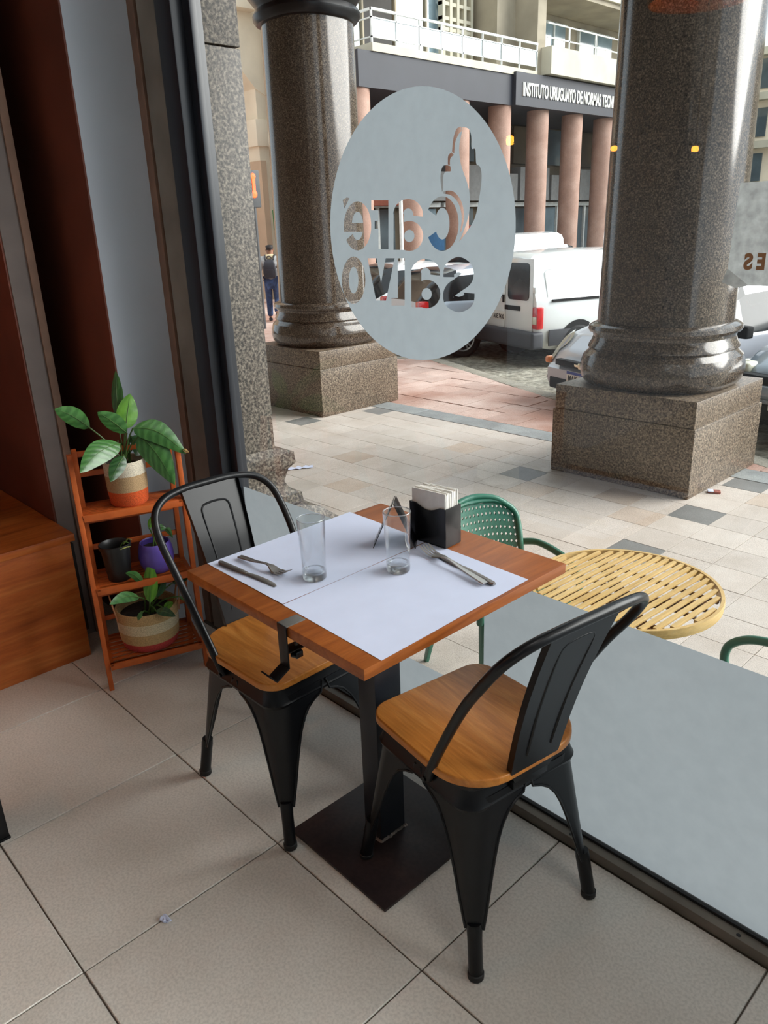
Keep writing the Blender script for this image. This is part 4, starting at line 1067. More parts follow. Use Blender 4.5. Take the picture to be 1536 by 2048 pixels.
def plate(t, x, z, txt, sgn, blue=True, wd=.40, y=0):
    """number plate on the front (sgn=1) or rear (sgn=-1) face"""
    p = MB().bb(x-.006, x+.006, y-wd/2, y+wd/2, z-.065, z+.065).build('number_plate', M['plate_white'], t, bevel=.003)
    xx = x+sgn*.0065
    if blue: MB().bb(min(xx, xx+sgn*.001), max(xx, xx+sgn*.001), y-wd/2+.004, y+wd/2-.004, z+.03, z+.062).build('blue_band', M['plate_blue'], p)
    if txt: text_obj('plate_characters', txt, M['plate_ink'], p, (xx+sgn*.001, y-sgn*(wd/2-.03), z-.052), (0, sgn, 0), (0, 0, 1), wd-.06, .072, .02, .001)
def car(name, label, loc, heading, colr, L=3.9, W=1.66, H=1.45, top=None, belt=None, gh=None, wheels=None, pillars=(), panel_sides=False, zb=.2, wr=.3, nose=.12, mouldings=True, cat='car'):
    """body lofted along x (forward); top: roof/hood line, belt: shoulder line, gh: windscreen base, top, rear top, rear base"""
    h = math.radians(heading); t = thing(name, label, cat, loc, PI/2-h)
    xs = sorted(q for q in set([x for x, _ in top]+[x for x, _ in belt]+list(gh)+list(pillars)+[-L/2+L*k/26 for k in range(27)]) if abs(q) <= L/2+1e-6)
    rows = []
    for x in xs:
        zt, zb_ = interp(x, top), min(interp(x, belt), interp(x, top)-.02)
        e = max(0, abs(x)-(L/2-.45))/.45; w = W/2*(1-nose*e**2.2)
        k = max(0, min(1, (zt-zb_)/(H-zb_+1e-6)*1.05)); wt = lerp(w*.93, w*.76, k); r = .05+.03*k
        bz = zb+.10*e**2
        rows.append([Vector((x, y, z)) for y, z in ((0, bz), (w*.86, bz), (w*.965, bz+.10), (w, lerp(bz, zb_, .5)), (w*.985, zb_-.05), (w*.95, zb_), (wt+.012, max(zb_+.005, zt-r*1.5)), (wt*.93, zt-r*.35), (wt*.6, zt), (0, zt+.012))])
    n = len(rows[0]); V_ = []; 
    for rw in rows: V_ += rw
    off = len(V_); V_ += [Vector((p.x, -p.y, p.z)) for p in V_]
    parts = {'body': [], 'windscreen': [], 'rear_window': [], 'side_window': []}
    for i in range(len(rows)-1):
        xm = (xs[i]+xs[i+1])/2
        for k in range(n-1):
            key = 'body'
            if gh[1] <= xm <= gh[0] and k >= 6: key = 'windscreen'
            elif gh[3] <= xm <= gh[2] and k >= 6: key = 'rear_window'
            elif k == 5 and not panel_sides and gh[3]+.1 < xm < gh[0]-.12 and not any(abs(xm-q) < .05 for q in pillars): key = 'side_window'
            a, b, c, d = i*n+k, (i+1)*n+k, (i+1)*n+k+1, i*n+k+1
            parts[key].append((a, b, c, d)); parts[key].append((off+d, off+c, off+b, off+a))
    for i in (0, len(rows)-1):
        parts['body'].append(tuple(i*n+k for k in range(n))+tuple(off+i*n+k for k in range(n-1, -1, -1)))
    def sub(faces):
        ids = sorted({q for f in faces for q in f}); mp = {q: j for j, q in enumerate(ids)}
        return [V_[q] for q in ids], [tuple(mp[q] for q in f) for f in faces]
    for key, fs in parts.items():
        if not fs: continue
        m = MB(); m.add(*sub(fs)); mt = colr if key == 'body' else M['car_glass']
        bm_ = m.build(key, mt, t, smooth=38, fix=True)
        bmw = bmesh.new(); bmw.from_mesh(bm_.data); bmesh.ops.remove_doubles(bmw, verts=bmw.verts, dist=.0005); bmesh.ops.recalc_face_normals(bmw, faces=bmw.faces); bmw.to_mesh(bm_.data); bmw.free()
        bm_.data.polygons.foreach_set('use_smooth', [True]*len(bm_.data.polygons)); bm_.data.set_sharp_from_angle(angle=math.radians(38))
    for x in wheels:
        for s in (-1, 1):
            y = s*(W/2-.075)
            MB().lathe([(0, 0), (wr+.05, 0), (wr+.05, .012), (0, .012)], 24, (x, s*(W/2-.002) if s > 0 else -(W/2+.010), wr+.03), rx(-PI/2) if False else Matrix(((1, 0, 0), (0, 0, 1), (0, 1, 0)))).build('wheel_arch', M['arch'], t)
            Mx = Matrix(((1, 0, 0), (0, 0, s), (0, 1, 0)))
            wh = MB().lathe([(wr*.66, -.09), (wr*.9, -.095), (wr, -.07), (wr, .07), (wr*.9, .098), (wr*.66, .092), (wr*.64, .06)], 28, (x, s*(W/2-.062), wr), Mx).build('wheel', M['tyre'], t)
            MB().lathe([(wr*.66, .085), (wr*.62, .07), (wr*.6, .03), (0, .03)], 28, (x, s*(W/2-.062), wr), Mx).build('rim', M['arch'], wh)
            for q in range(5):
                a = 2*PI*q/5+.3
                for da in (-.13, .13):
                    MB().bar((x+.05*math.cos(a+da), s*(W/2-.062+.078), wr+.05*math.sin(a+da)), (x+wr*.66*math.cos(a+da*1.4), s*(W/2-.062+.078), wr+wr*.66*math.sin(a+da*1.4)), .028, .02, (0, 1, 0)).build('spoke', M['alloy'], wh)
            MB().lathe([(0, .09), (.05, .088), (.055, .06)], 14, (x, s*(W/2-.062), wr), Mx).build('hub', M['alloy'], wh)
            MB().lathe([(wr*.68, .094), (wr*.655, .099), (wr*.6, .088), (wr*.62, .07)], 28, (x, s*(W/2-.062), wr), Mx).build('rim_lip', M['alloy'], wh)
    return t
HD = 19.0; FWD = Vector((math.sin(math.radians(HD)), math.cos(math.radians(HD)))); RGT = Vector((FWD.y, -FWD.x)); RZ = -.6
hatch_top = [(-1.95, .78), (-1.9, .93), (-1.5, 1.36), (-1.2, 1.43), (-.4, 1.45), (.2, 1.38), (.95, .98), (1.05, .94), (1.55, .84), (1.85, .68), (1.95, .5)]
hatch_belt = [(-1.95, .72), (-1.5, .93), (-.5, .90), (.7, .88), (1.1, .86), (1.6, .72), (1.95, .42)]
# 1 -- white panel van, tail towards us
VL, VW = 4.1, 1.72
cr = at(1074, 706, 2, RZ+.26); vc = Vector((cr.x, cr.y))-RGT*(VW/2)+FWD*(VL/2)
van = car('white_van', 'white panel van parked with its rear doors towards the cafe', (vc.x, vc.y, RZ), HD, paint('van_white', (226, 230, 230)), VL, VW, 1.70,
          [(-2.05, 1.61), (-1.98, 1.67), (-1.0, 1.70), (.2, 1.67), (.55, 1.56), (1.15, 1.06), (1.3, 1.02), (1.85, .88), (2.05, .6)], [(-2.05, 1.04), (-1.9, 1.06), (.6, 1.04), (1.2, .98), (1.6, .82), (2.05, .5)],
          (1.2, .55, -2.2, -2.3), (-1.3, 1.28), (-.35, .3), True, .26, .31, .05, cat='van')
xr = -VL/2
for s in (-1, 1):
    dr = MB().box((xr-.008, s*.37, .99), (.02, .72, 1.22), None).build('rear_door', van.children[0].data.materials[0], van, bevel=.02)
    pts = rrect(.56, .54, .07, 5); 
    MB().prism(pts, -.006, .006, Matrix(((0, 0, 1), (1, 0, 0), (0, 1, 0))), (xr-.02, s*.36, 1.27)).build('door_window', M['car_glass'], dr)
    tl = MB().bb(xr-.02, xr+.10, s*.80-.06, s*.80+.065, .60, .92).build('tail_lamp', M['tail_red'], van, bevel=.02)
    MB().bb(xr-.026, xr+.10, s*.80-.045, s*.80+.055, .67, .78).build('clear_lens', M['lamp_clear'], tl, bevel=.008)
    MB().bb(xr-.015, xr+.02, s*.755-.03, s*.755+.03, 1.12, 1.20).build('hinge', van.children[0].data.materials[0], van, bevel=.006)
MB().bb(xr-.1, xr+.12, -VW/2+.0, VW/2-.0, .30, .56).build('rear_bumper', M['bumper_grey'], van, bevel=.05, seg=3)
MB().bb(xr-.03, xr-.016, -.42, .0, .84, .91).build('plate_lamp_bar', M['arch'], van, bevel=.006)
MB().bb(xr-.035, xr-.016, .02, .06, 1.0-.06, 1.0+.06).build('door_handle', M['arch'], van, bevel=.004)
plate(van, xr-.025, .74, 'ABE 7430', -1, False, .36, .16)
for s in (-1, 1):
    sd = s*(VW/2)
    MB().bb(-1.85, -1.02, sd-.012, sd+.012, .34, .58).build('side_cladding', M['bumper_grey'], van, bevel=.01)
    MB().bb(-.9, .85, sd-.012, sd+.012, .34, .56).build('side_cladding', M['bumper_grey'], van, bevel=.01)
    MB().bb(-1.80, -.78, sd-.012, sd+.012, .985, 1.02).build('rub_strip', M['arch'], van)
    pr_ = [(-1.85, 1.02, 0), (-1.85, 1.40, .10), (-1.80, 1.44, .115), (-.72, 1.44, .115), (-.66, 1.40, .10)]
    MB().tube([Vector((x, sd-s*(.045+o_), z)) for x, z, o_ in pr_], .008, 6).build('panel_crease', van.children[0].data.materials[0], van)
    MB().lathe([(0, .008), (.06, .006), (.068, 0)], 18, (-.62, sd, .86), Matrix(((1, 0, 0), (0, 0, s), (0, 1, 0)))).build('fuel_cap', M['bumper_grey'], van)
    MB().bb(-.625, -.610, sd-.02, sd+.004, .62, 1.55).build('door_seam', M['bumper_grey'], van)
MB().lathe([(0, -.08), (.26, -.08), (.28, 0), (.26, .08), (0, .08)], 24, (xr+.55, 0, .30)).build('spare_wheel', M['tyre'], van)
silver_top = [(-1.95, .78), (-1.9, .93), (-1.5, 1.36), (-1.2, 1.43), (-.4, 1.45), (.35, 1.40), (1.22, .99), (1.32, .95), (1.62, .86), (1.86, .68), (1.95, .5)]
# 2 -- silver hatchback nosing over the kerb
fc = Vector((-2.26, 6.62)); sc_ = fc+FWD*1.95
hb = car('silver_hatchback', 'silver hatchback parked nose-in behind the granite plinth', (sc_.x, sc_.y, RZ), HD+180, paint('car_silver', (184, 188, 198)), 3.9, 1.65, 1.43, silver_top, hatch_belt, (1.22, .35, -1.2, -1.9), (-1.2, 1.2), (-.45, .5), nose=.16)
for s in (-1, 1):
    rows_ = []
    for k in range(7):
        x = lerp(1.55, 1.91, k/6); e = max(0, x-1.5)/.45; bw = .825*(1-.16*e**2.2); zt_, zb_ = interp(x, silver_top), min(interp(x, hatch_belt), interp(x, silver_top)-.02)
        f_ = math.sin(PI*(.12+.8*k/6))
        rows_.append([Vector((x, s*bw*lerp(.93, .70, f_), zt_+.006)), Vector((x, s*(bw*.955+.012), (zt_+zb_)/2+.012)), Vector((x+.005, s*(bw*.99+.014), zb_-.03)), Vector((x+.01, s*(bw+.014), zb_-.03-.09*f_))])
    hl = MB().loft(rows_, closed=False).build('headlamp', M['lamp_clear'], hb)
    MB().bb(1.72, 1.93, s*.70-.07, s*.70+.02, .52, .60).build('indicator', M['lamp_amber'], hl, bevel=.03, seg=3)
    MB().lathe([(0, .0), (.055, .0), (.06, .02), (.05, .03)], 14, (1.9, s*.60, .36), Matrix(((0, 0, 1), (0, 1, 0), (1, 0, 0)))).build('fog_lamp', M['arch'], hb)
    MB().box((.62, s*.90, .93), (.12, .20, .13)).build('door_mirror', M['arch'], hb, bevel=.03, seg=3)
bump_ = MB().loft([[Vector((x+.02, y, z)) for x, z in ((1.70, .22), (1.93, .25), (1.985, .36), (1.985, .50), (1.93, .545), (1.7, .56))] for y in (-.6, -.3, 0, .3, .6)])
bump_.build('front_bumper', hb.children[0].data.materials[0], hb, smooth=50)
MB().bb(1.93, 1.985+.03, -.45, .45, .545, .615).build('grille', M['arch'], hb, bevel=.012)
MB().bb(1.98, 2.015, -.55, .55, .27, .40).build('lower_intake', M['arch'], hb, bevel=.02)
bow = [(-.085, -.012), (-.03, -.012), (-.022, -.03), (.03, -.03), (.036, -.012), (.09, -.012), (.078, .014), (.032, .014), (.024, .032), (-.026, .032), (-.034, .014), (-.097, .014)]
MB().prism(bow, -.004, .006, Matrix(((0, 0, 1), (1, 0, 0), (0, 1, 0))), (2.018, 0, .58)).build('badge', M['chrome_gold'], hb, bevel=.002)
plate(hb, 2.035, .45, 'MAK 8633', 1)
MB().bar((.86, -.1, 1.03), (.72, -.55, 1.10), .014, .012).build('wiper', M['arch'], hb); MB().bar((.86, .45, 1.02), (.75, -.02, 1.10), .014, .012).build('wiper', M['arch'], hb)
# 3 -- blue-grey car at the right edge
fc = Vector((-.02, 6.50)); sc_ = fc+FWD*2.1
rc = car('blue_grey_car', 'blue-grey car with a rounded bonnet right of the granite column', (sc_.x, sc_.y, RZ), HD+180, paint('car_bluegrey', (132, 146, 158)), 4.2, 1.76, 1.45,
         [(-2.1, .8), (-2.05, .95), (-1.6, 1.38), (-1.2, 1.44), (-.3, 1.45), (.3, 1.38), (1.0, 1.02), (1.1, .99), (1.7, .88), (2.0, .72), (2.1, .5)], [(-2.1, .74), (-1.5, .95), (.8, .92), (1.6, .78), (2.1, .44)], (1.0, .3, -1.3, -2.0), (-1.3, 1.3), (-.45, .45), nose=.16)
MB().bb(2.0, 2.13, -.62, .62, .60, .68).build('grille', M['arch'], rc, bevel=.02)
MB().bb(1.95, 2.14, -.72, .72, .28, .42).build('lower_intake', M['arch'], rc, bevel=.03)
MB().bb(1.9, 2.15, -.78, .78, .46, .6).build('front_bumper', rc.children[0].data.materials[0], rc, bevel=.05, seg=3)
for s in (-1, 1): MB().bb(1.75, 2.06, s*.68-.14, s*.68+.12, .62, .76).build('headlamp', M['lamp_clear'], rc, bevel=.05, seg=3)
for s in (-1, 1): MB().box((.72, s*.97, .98), (.12, .20, .14)).build('door_mirror', M['arch'], rc, bevel=.03, seg=3)
plate(rc, 2.165, .45, 'SDC 4172', 1)
# 4 -- grey hatchback left of the van, seen through the cut letters
wc = at(921, 713, 2, RZ); c4 = Vector((wc.x, wc.y))+FWD*1.2-RGT*.76
g4 = car('grey_hatchback', 'light blue-grey hatchback whose rear wheel shows below the round logo', (c4.x, c4.y, RZ), HD, paint('car_paleblue', (176, 190, 206)), 3.9, 1.68, 1.5, hatch_top, hatch_belt, (.95, .2, -1.2, -1.9), (-1.2, 1.2), (-.45, .42), wr=.31)
for s in (-1, 1): MB().bb(-1.98, -1.80, s*.70-.08, s*.70+.08, .72, .95).build('tail_lamp', M['tail_red'], g4, bevel=.03)
MB().bb(-2.02, -1.8, -.78, .78, .36, .56).build('rear_bumper', g4.children[0].data.materials[0], g4, bevel=.05, seg=3)
plate(g4, -2.03, .62, '', -1, False)
c5 = c4-RGT*2.5+FWD*.1
g5 = car('white_hatchback', 'white hatchback parked beyond the grey one, glimpsed through the logo letters', (c5.x, c5.y, RZ), HD, paint('car_white', (222, 224, 226)), 3.9, 1.68, 1.5, hatch_top, hatch_belt, (.95, .2, -1.2, -1.9), (-1.2, 1.2), (-.45, .42), wr=.3)
for s in (-1, 1): MB().bb(-1.98, -1.80, s*.70-.08, s*.70+.08, .72, .95).build('tail_lamp', M['tail_red'], g5, bevel=.03)
# further cars behind the van
def far(px, y, nm, lab, hd, col_, tall=False, **kw):
    p = at(px, 470, 1, y)
    if tall:
        return car(nm, lab, (p.x, p.y, RZ), hd, col_, 4.2, 1.75, 1.85, [(-2.1, 1.78), (-1.9, 1.85), (.3, 1.83), (.6, 1.7), (1.2, 1.15), (2.0, .95), (2.1, .6)], [(-2.1, 1.1), (1.2, 1.05), (2.1, .5)], (1.2, .6, -2.2, -2.3), (-1.3, 1.3), (-.3, .3), True, .26, .31, .05, cat='van')
    return car(nm, lab, (p.x, p.y, RZ), hd, col_, 4.0, 1.68, kw.get('H', 1.46), kw.get('top', hatch_top), hatch_belt, (.95, .2, -1.2, -1.9), (-1.2, 1.2), (-.45, .42))
far(985, 17.0, 'distant_white_van', 'white box van at the far side, behind the parked panel van', 190, paint('far_white', (226, 230, 230)), True)
far(1062, 21.0, 'distant_blue_car', 'dark blue car far behind the panel van roof', 180, paint('far_blue', (52, 62, 92)))
far(1122, 15.8, 'distant_white_car', 'small white car beyond the roof of the panel van', 75, paint('far_white2', (224, 226, 226)))
est = [(-1.95, .8), (-1.9, 1.0), (-1.75, 1.46), (-1.3, 1.52), (-.2, 1.54), (.3, 1.46), (.95, 1.02), (1.05, .98), (1.55, .88), (1.85, .7), (1.95, .5)]
far(1252, 18.2, 'distant_silver_estate', 'silver estate car beyond the panel van, beside the granite column', 255, paint('far_silver', (150, 156, 166)), H=1.54, top=est)

# ================================================================ street furniture
M['signal_grey'] = plain('signal_grey', (70, 72, 74), .6)
sg = at(504, 372, 0, -12.0)
tl = thing('pedestrian_signal', 'pedestrian traffic light with a red figure beside the granite pilaster', 'traffic light', (sg.x, sg.y, -.5))
MB().tube([(0, 0, 0), (0, 0, sg.z+.5-.4)], .05, 12).build('pole', M['signal_grey'], tl)
MB().bb(-.12, .06, -.16, .16, sg.z+.5-.42, sg.z+.5+.30).build('housing', M['signal_grey'], tl, bevel=.02)
red = glow('signal_red', (255, 70, 28), 4.0)
for nm, z, r in (('red_head', .18, .065), ('red_feet', -.16, .075)): MB().lathe([(0, .02), (r*.8, .015), (r, 0)], 16, (.06, .0, sg.z+.5+z), Matrix(((0, 0, 1), (0, 1, 0), (1, 0, 0)))).build(nm, red, tl)
MB().bb(.06, .075, -.035, .035, sg.z+.5-.14, sg.z+.5+.14).build('red_body', red, tl)
lp = at(803, 470, 0, -12.5)
lm_ = thing('lamp_post', 'white street post seen through the letters of the logo', 'post', (lp.x, lp.y, -.6))
MB().tube([(0, 0, 0), (0, 0, 2.9)], .05, 12).build('pole', M['white_rail'], lm_)
MB().tube([(0, 0, 2.9), (0, .05, 3.15), (0, 0, 3.3)], [.06, .08, .04], 12).build('head', M['white_rail'], lm_)
# litter on the pavement
pp0, pp1 = at(570, 940, 2, OZ), at(626, 934, 2, OZ); dv = (pp1-pp0); m = MB(); rg = []
for k in range(9):
    q = pp0+dv*(k/8)-pp0; wv = .03+.012*math.sin(k*2.1); nrm = Vector((-dv.y, dv.x, 0)).normalized()
    rg.append([q-nrm*wv+Vector((0, 0, .004+.006*(k % 2))), q+nrm*wv+Vector((0, 0, .012*((k+1) % 2)+.002)), q+nrm*wv+Vector((0, 0, .012*((k+1) % 2)+.004)), q-nrm*wv+Vector((0, 0, .006+.006*(k % 2)))])
o = m.loft(rg).build('paper_scrap', M['paper'], None, (pp0.x, pp0.y, OZ)); tag(o, 'torn white paper strip on the pavement beside the granite pilaster', 'paper')
q = at(1428, 985, 2, OZ); ct = thing('cigarette_packet', 'small flattened cigarette packet on the pavement by the granite plinth', 'packet', (q.x, q.y, OZ), .5)
MB().bb(-.045, .045, -.028, .028, 0, .016).build('box', plain('pack_red', (120, 62, 52), .6, var=.4, scale=40), ct, bevel=.002)
MB().bb(-.046, -.005, -.0285, .0285, .010, .0165).build('lid', M['paper'], ct, bevel=.001)

# ================================================================ terrace furniture
M['teak_yellow'] = wood('teak_yellow', [(196, 160, 98), (214, 180, 118), (226, 196, 138)], (20, 2, 20), .5, .6)
M['teak_dark'] = plain('teak_dark', (92, 56, 22), .6, var=.2)
M['green_plastic'] = plain('green_plastic', (38, 104, 84), .36, var=.04)
M['green_light'] = M['green_plastic']
tt = thing('terrace_table', 'round yellow slatted table on the terrace outside the window', 'table', (1.125, 1.53, OZ), math.radians(-3))
R_ = .342; zt = .72
MB().lathe([(R_-.012, zt-.035), (R_, zt-.035), (R_+.002, zt-.018), (R_, zt), (R_-.012, zt)], 64, close=True).build('rim', M['teak_yellow'], tt)
ns = 20
for k in range(ns):
    x = -R_+.012+(2*R_-.024)*(k+.5)/ns; hl = math.sqrt(max(0, (R_-.013)**2-(abs(x)+.0092)**2))
    if hl < .03: continue
    MB().bb(x-.0078, x+.0078, -hl, hl, zt-.012, zt-.001).build('slat', M['teak_yellow'], tt, smooth=0)
for y in (-.16, .0, .16): MB().bar((-.28, y, zt-.026), (.28, y, zt-.026), .014, .012).build('cross_bar', M['teak_dark'], tt)
for a, b in (((-.2, -.2), (.26, .12)), ((.22, -.2), (-.24, .2))): MB().bar((a[0], a[1], zt-.036), (b[0], b[1], zt-.036), .03, .03).build('brace', M['teak_dark'], tt)
MB().tube([(0, 0, .03), (0, 0, zt-.03)], .026, 16).build('pedestal', M['teak_dark'], tt)
for k in range(4):
    a = PI/4+k*PI/2; MB().bar((0, 0, .06), (.27*math.cos(a), .27*math.sin(a), .018), .03, .026).build('foot', M['teak_dark'], tt)
def plastic_chair(label, loc, rot):
    t = thing('green_plastic_chair', label, 'chair', loc, rot, 'green plastic terrace chairs')
    # perforated shell back
    def B(u, v):      # u -1..1 across, v 0..1 up
        w = lerp(.215, .235, v) if v < .7 else .235*math.sqrt(max(.05, 1-((v-.7)/.32)**2*.55))
        return Vector((-.165-.115*v+.07*(u*u)*(1-.3*v), u*w, .47+.34*v-.05*abs(u)**3*v))
    nu, nv = 18, 9; hv = []; hf = []; m = MB()
    for i in range(nu):
        for j in range(nv):
            u0, u1 = lerp(-.82, .82, i/nu), lerp(-.82, .82, (i+1)/nu); v0, v1 = lerp(.08, .90, j/nv), lerp(.08, .90, (j+1)/nv)
            cu, cv = (u0+u1)/2, (v0+v1)/2; ou = [(u0, v0), (u1, v0), (u1, v1), (u0, v1)]; q = .58
            inn = [(cu, lerp(cv, v0, q)), (lerp(cu, u1, q), cv), (cu, lerp(cv, v1, q)), (lerp(cu, u0, q), cv)]
            for tk in (0, -.006):
                P8 = [B(*p)+Vector((tk, 0, 0)) for p in ou+inn]
                fs = [(0, 1, 4), (1, 5, 4), (1, 2, 5), (2, 6, 5), (2, 3, 6), (3, 7, 6), (3, 0, 7), (0, 4, 7)]
                m.add(P8, fs if tk == 0 else [tuple(reversed(f)) for f in fs])
    pan = m.build('perforated_back', M['green_plastic'], t, smooth=0, fix=False)
    rim = [B(u, v) for u, v in [(-.82, .02), (-.84, .3), (-.86, .6), (-.84, .82), (-.7, .95), (-.45, .985), (0, 1.0), (.45, .985), (.7, .95), (.84, .82), (.86, .6), (.84, .3), (.82, .02)]]
    pth = smooth_path(rim, 5); rg = []
    MB().tube(pth, .014, 10).build('back_rim', M['green_plastic'], t)
    m = MB()
    for v in (.04, .94): m.tube([B(u, v) for u in (-.8, -.5, -.2, .2, .5, .8)], .012, 8)
    m.build('back_edge', M['green_plastic'], t)
    # seat shell
    rg = []
    for k in range(9):
        x = lerp(-.2, .22, k/8); dz = -.012*math.sin(PI*k/8)-(0.018 if k == 8 else 0)
        w = .215 if k < 7 else .20
        rg.append([Vector((x, y, .45+dz+.012*(abs(y)/w)**2)) for y in (-w, -w*.6, 0, w*.6, w)]+[Vector((x, y, .438+dz+.01*(abs(y)/w)**2)) for y in (w, w*.6, 0, -w*.6, -w)])
    MB().loft(rg).build('seat', M['green_plastic'], t, smooth=60)
    for s in (-1, 1):
        arm = [(-.20, s*.222, .575), (-.12, s*.25, .595), (.0, s*.262, .595), (.12, s*.262, .58), (.19, s*.255, .54), (.205, s*.245, .49), (.19, s*.235, .44)]
        pth = smooth_path(arm, 5); rg = []
        for p in pth: rg.append([p+Vector((0, -.024, 0)), p+Vector((0, 0, .008)), p+Vector((0, .024, 0)), p+Vector((0, 0, -.008))])
        MB().tube(pth, .016, 10).build('armrest', M['green_plastic'], t)
        for sx, x0, x1 in ((1, .18, .235), (-1, -.19, -.30)):
            p0, p1 = Vector((x0, s*.205, .45)), Vector((x1, s*.245, 0)); rg = []
            for k in range(6):
                p = p0.lerp(p1, k/5); w = lerp(.026, .013, k/5)
                rg.append([p+Vector((-w, -w*.7, 0)), p+Vector((w, -w*.7, 0)), p+Vector((w, w*.7, 0)), p+Vector((-w, w*.7, 0))])
            MB().loft(rg).build('leg', M['green_plastic'], t, bevel=.003)
    return t
plastic_chair('green plastic armchair with perforated back beyond the cafe table', (.50, 1.63, OZ), math.radians(-20))
plastic_chair('green plastic armchair at the edge of the view beside the yellow table', (1.66, 1.44, OZ), math.radians(180))

# ================================================================ person walking away
def skin(name, verts, edges, radii, mat, parent, sub=2):
    me = bpy.data.meshes.new(name); me.from_pydata(verts, edges, []); o = bpy.data.objects.new(name, me); COL.objects.link(o)
    md = o.modifiers.new('skin', 'SKIN'); md.use_smooth_shade = True
    for v, r in zip(me.skin_vertices[0].data, radii): v.radius = r if isinstance(r, tuple) else (r, r)
    me.skin_vertices[0].data[0].use_root = True
    ms = o.modifiers.new('sub', 'SUBSURF'); ms.levels = sub; ms.render_levels = sub
    dg = bpy.context.evaluated_depsgraph_get(); dg.update()
    m2 = bpy.data.meshes.new_from_object(o.evaluated_get(dg)); bpy.data.objects.remove(o)
    m2.name = name; m2.materials.clear(); m2.materials.append(mat); m2.polygons.foreach_set('use_smooth', [True]*len(m2.polygons))
    r = bpy.data.objects.new(name, m2); COL.objects.link(r); r.parent = parent; return r
M['skin'] = plain('skin', (150, 106, 84), .6); M['hair'] = plain('hair', (34, 28, 28), .7, var=.3, scale=60)
M['jacket'] = plain('jacket', (186, 186, 186), .85, var=.1, scale=14); M['hood'] = plain('hood', (214, 196, 158), .9)
M['denim'] = plain('denim', (44, 62, 96), .85, var=.2, scale=16); M['pack_black'] = plain('pack_black', (34, 34, 42), .6, var=.15, scale=10)
fp = at(550, 642, 2, OZ); hd = math.atan2(fp.y-CAM.y, fp.x-CAM.x)-.12
pn = thing('person', 'person in a grey jacket with a black backpack, walking away in jeans', 'person', (fp.x, fp.y, OZ), hd)
# x forward (away from us), y left
J = {'pel': (0, 0, .93), 'sp': (.01, 0, 1.12), 'ch': (.03, 0, 1.33), 'nk': (.05, 0, 1.47), 'hd0': (.07, 0, 1.56), 'hd1': (.085, 0, 1.68),
     'hl': (0, .09, .90), 'kl': (.09, .10, .50), 'al': (.06, .10, .09), 'tl': (.20, .10, .03),
     'hr': (0, -.09, .90), 'kr': (.06, -.10, .49), 'ar': (-.26, -.10, .22), 'tr': (-.20, -.10, .07),
     'sl': (.03, .195, 1.40), 'el': (-.02, .31, 1.15), 'wl': (.08, .31, .93), 'fl': (.12, .30, .85),
     'sr': (.03, -.195, 1.40), 'er': (-.08, -.31, 1.16), 'wr': (-.02, -.32, .92), 'fr': (.01, -.32, .84)}
nm_ = list(J); ix = {k: i for i, k in enumerate(nm_)}
E_ = [('pel', 'sp'), ('sp', 'ch'), ('ch', 'nk'), ('nk', 'hd0'), ('hd0', 'hd1'), ('pel', 'hl'), ('hl', 'kl'), ('kl', 'al'), ('al', 'tl'), ('pel', 'hr'), ('hr', 'kr'), ('kr', 'ar'), ('ar', 'tr'), ('ch', 'sl'), ('sl', 'el'), ('el', 'wl'), ('wl', 'fl'), ('ch', 'sr'), ('sr', 'er'), ('er', 'wr'), ('wr', 'fr')]
rad = {'pel': (.11, .14), 'sp': (.10, .13), 'ch': (.11, .15), 'nk': .055, 'hd0': (.085, .075), 'hd1': (.09, .078), 'hl': .085, 'kl': .058, 'al': .04, 'tl': .035, 'hr': .085, 'kr': .058, 'ar': .04, 'tr': .035, 'sl': .06, 'el': .045, 'wl': .03, 'fl': .035, 'sr': .06, 'er': .045, 'wr': .03, 'fr': .035}
skin('body', [J[k] for k in nm_], [(ix[a], ix[b]) for a, b in E_], [rad[k] for k in nm_], M['skin'], pn)
def sub_skin(name, keys, grow, mat, extra={}):
    ids = {k: i for i, k in enumerate(keys)}
    ed = [(ids[a], ids[b]) for a, b in E_ if a in ids and b in ids]
    def g(k):
        r = extra.get(k, rad[k]); return (r[0]+grow, r[1]+grow) if isinstance(r, tuple) else (r+grow, r+grow)
    return skin(name, [J[k] for k in keys], ed, [g(k) for k in keys], mat, pn)
sub_skin('jacket', ['pel', 'sp', 'ch', 'sl', 'el', 'wl', 'sr', 'er', 'wr'], .045, M['jacket'], {'wl': .04, 'wr': .04, 'pel': (.12, .155)})
sub_skin('jeans', ['pel', 'hl', 'kl', 'al', 'hr', 'kr', 'ar'], .022, M['denim'], {'al': .05, 'ar': .05})
skin('hair', [(.075, 0, 1.62), (.08, 0, 1.72), (.05, 0, 1.66)], [(0, 1), (0, 2)], [(.098, .09), (.085, .08), (.08, .08)], M['hair'], pn)
skin('hood', [(-.02, 0, 1.47), (-.02, .1, 1.45), (-.02, -.1, 1.45)], [(0, 1), (0, 2)], [.08, .06, .06], M['hood'], pn)
for s in (-1, 1): MB().lathe([(0, .03), (.012, .025), (.018, 0), (.012, -.025), (0, -.03)], 10, (.075, s*.083, 1.61)).build('ear', M['skin'], pn)
for a, b, s in (('al', 'tl', 1), ('ar', 'tr', -1)):
    p, q = Vector(J[a]), Vector(J[b]); MB().tube([p+Vector((-.05, 0, -.04)), p.lerp(q, .5)+Vector((0, 0, -.03)), q+Vector((.03, 0, -.0))], [.04, .045, .03], 10).build('shoe', M['pack_black'], pn)
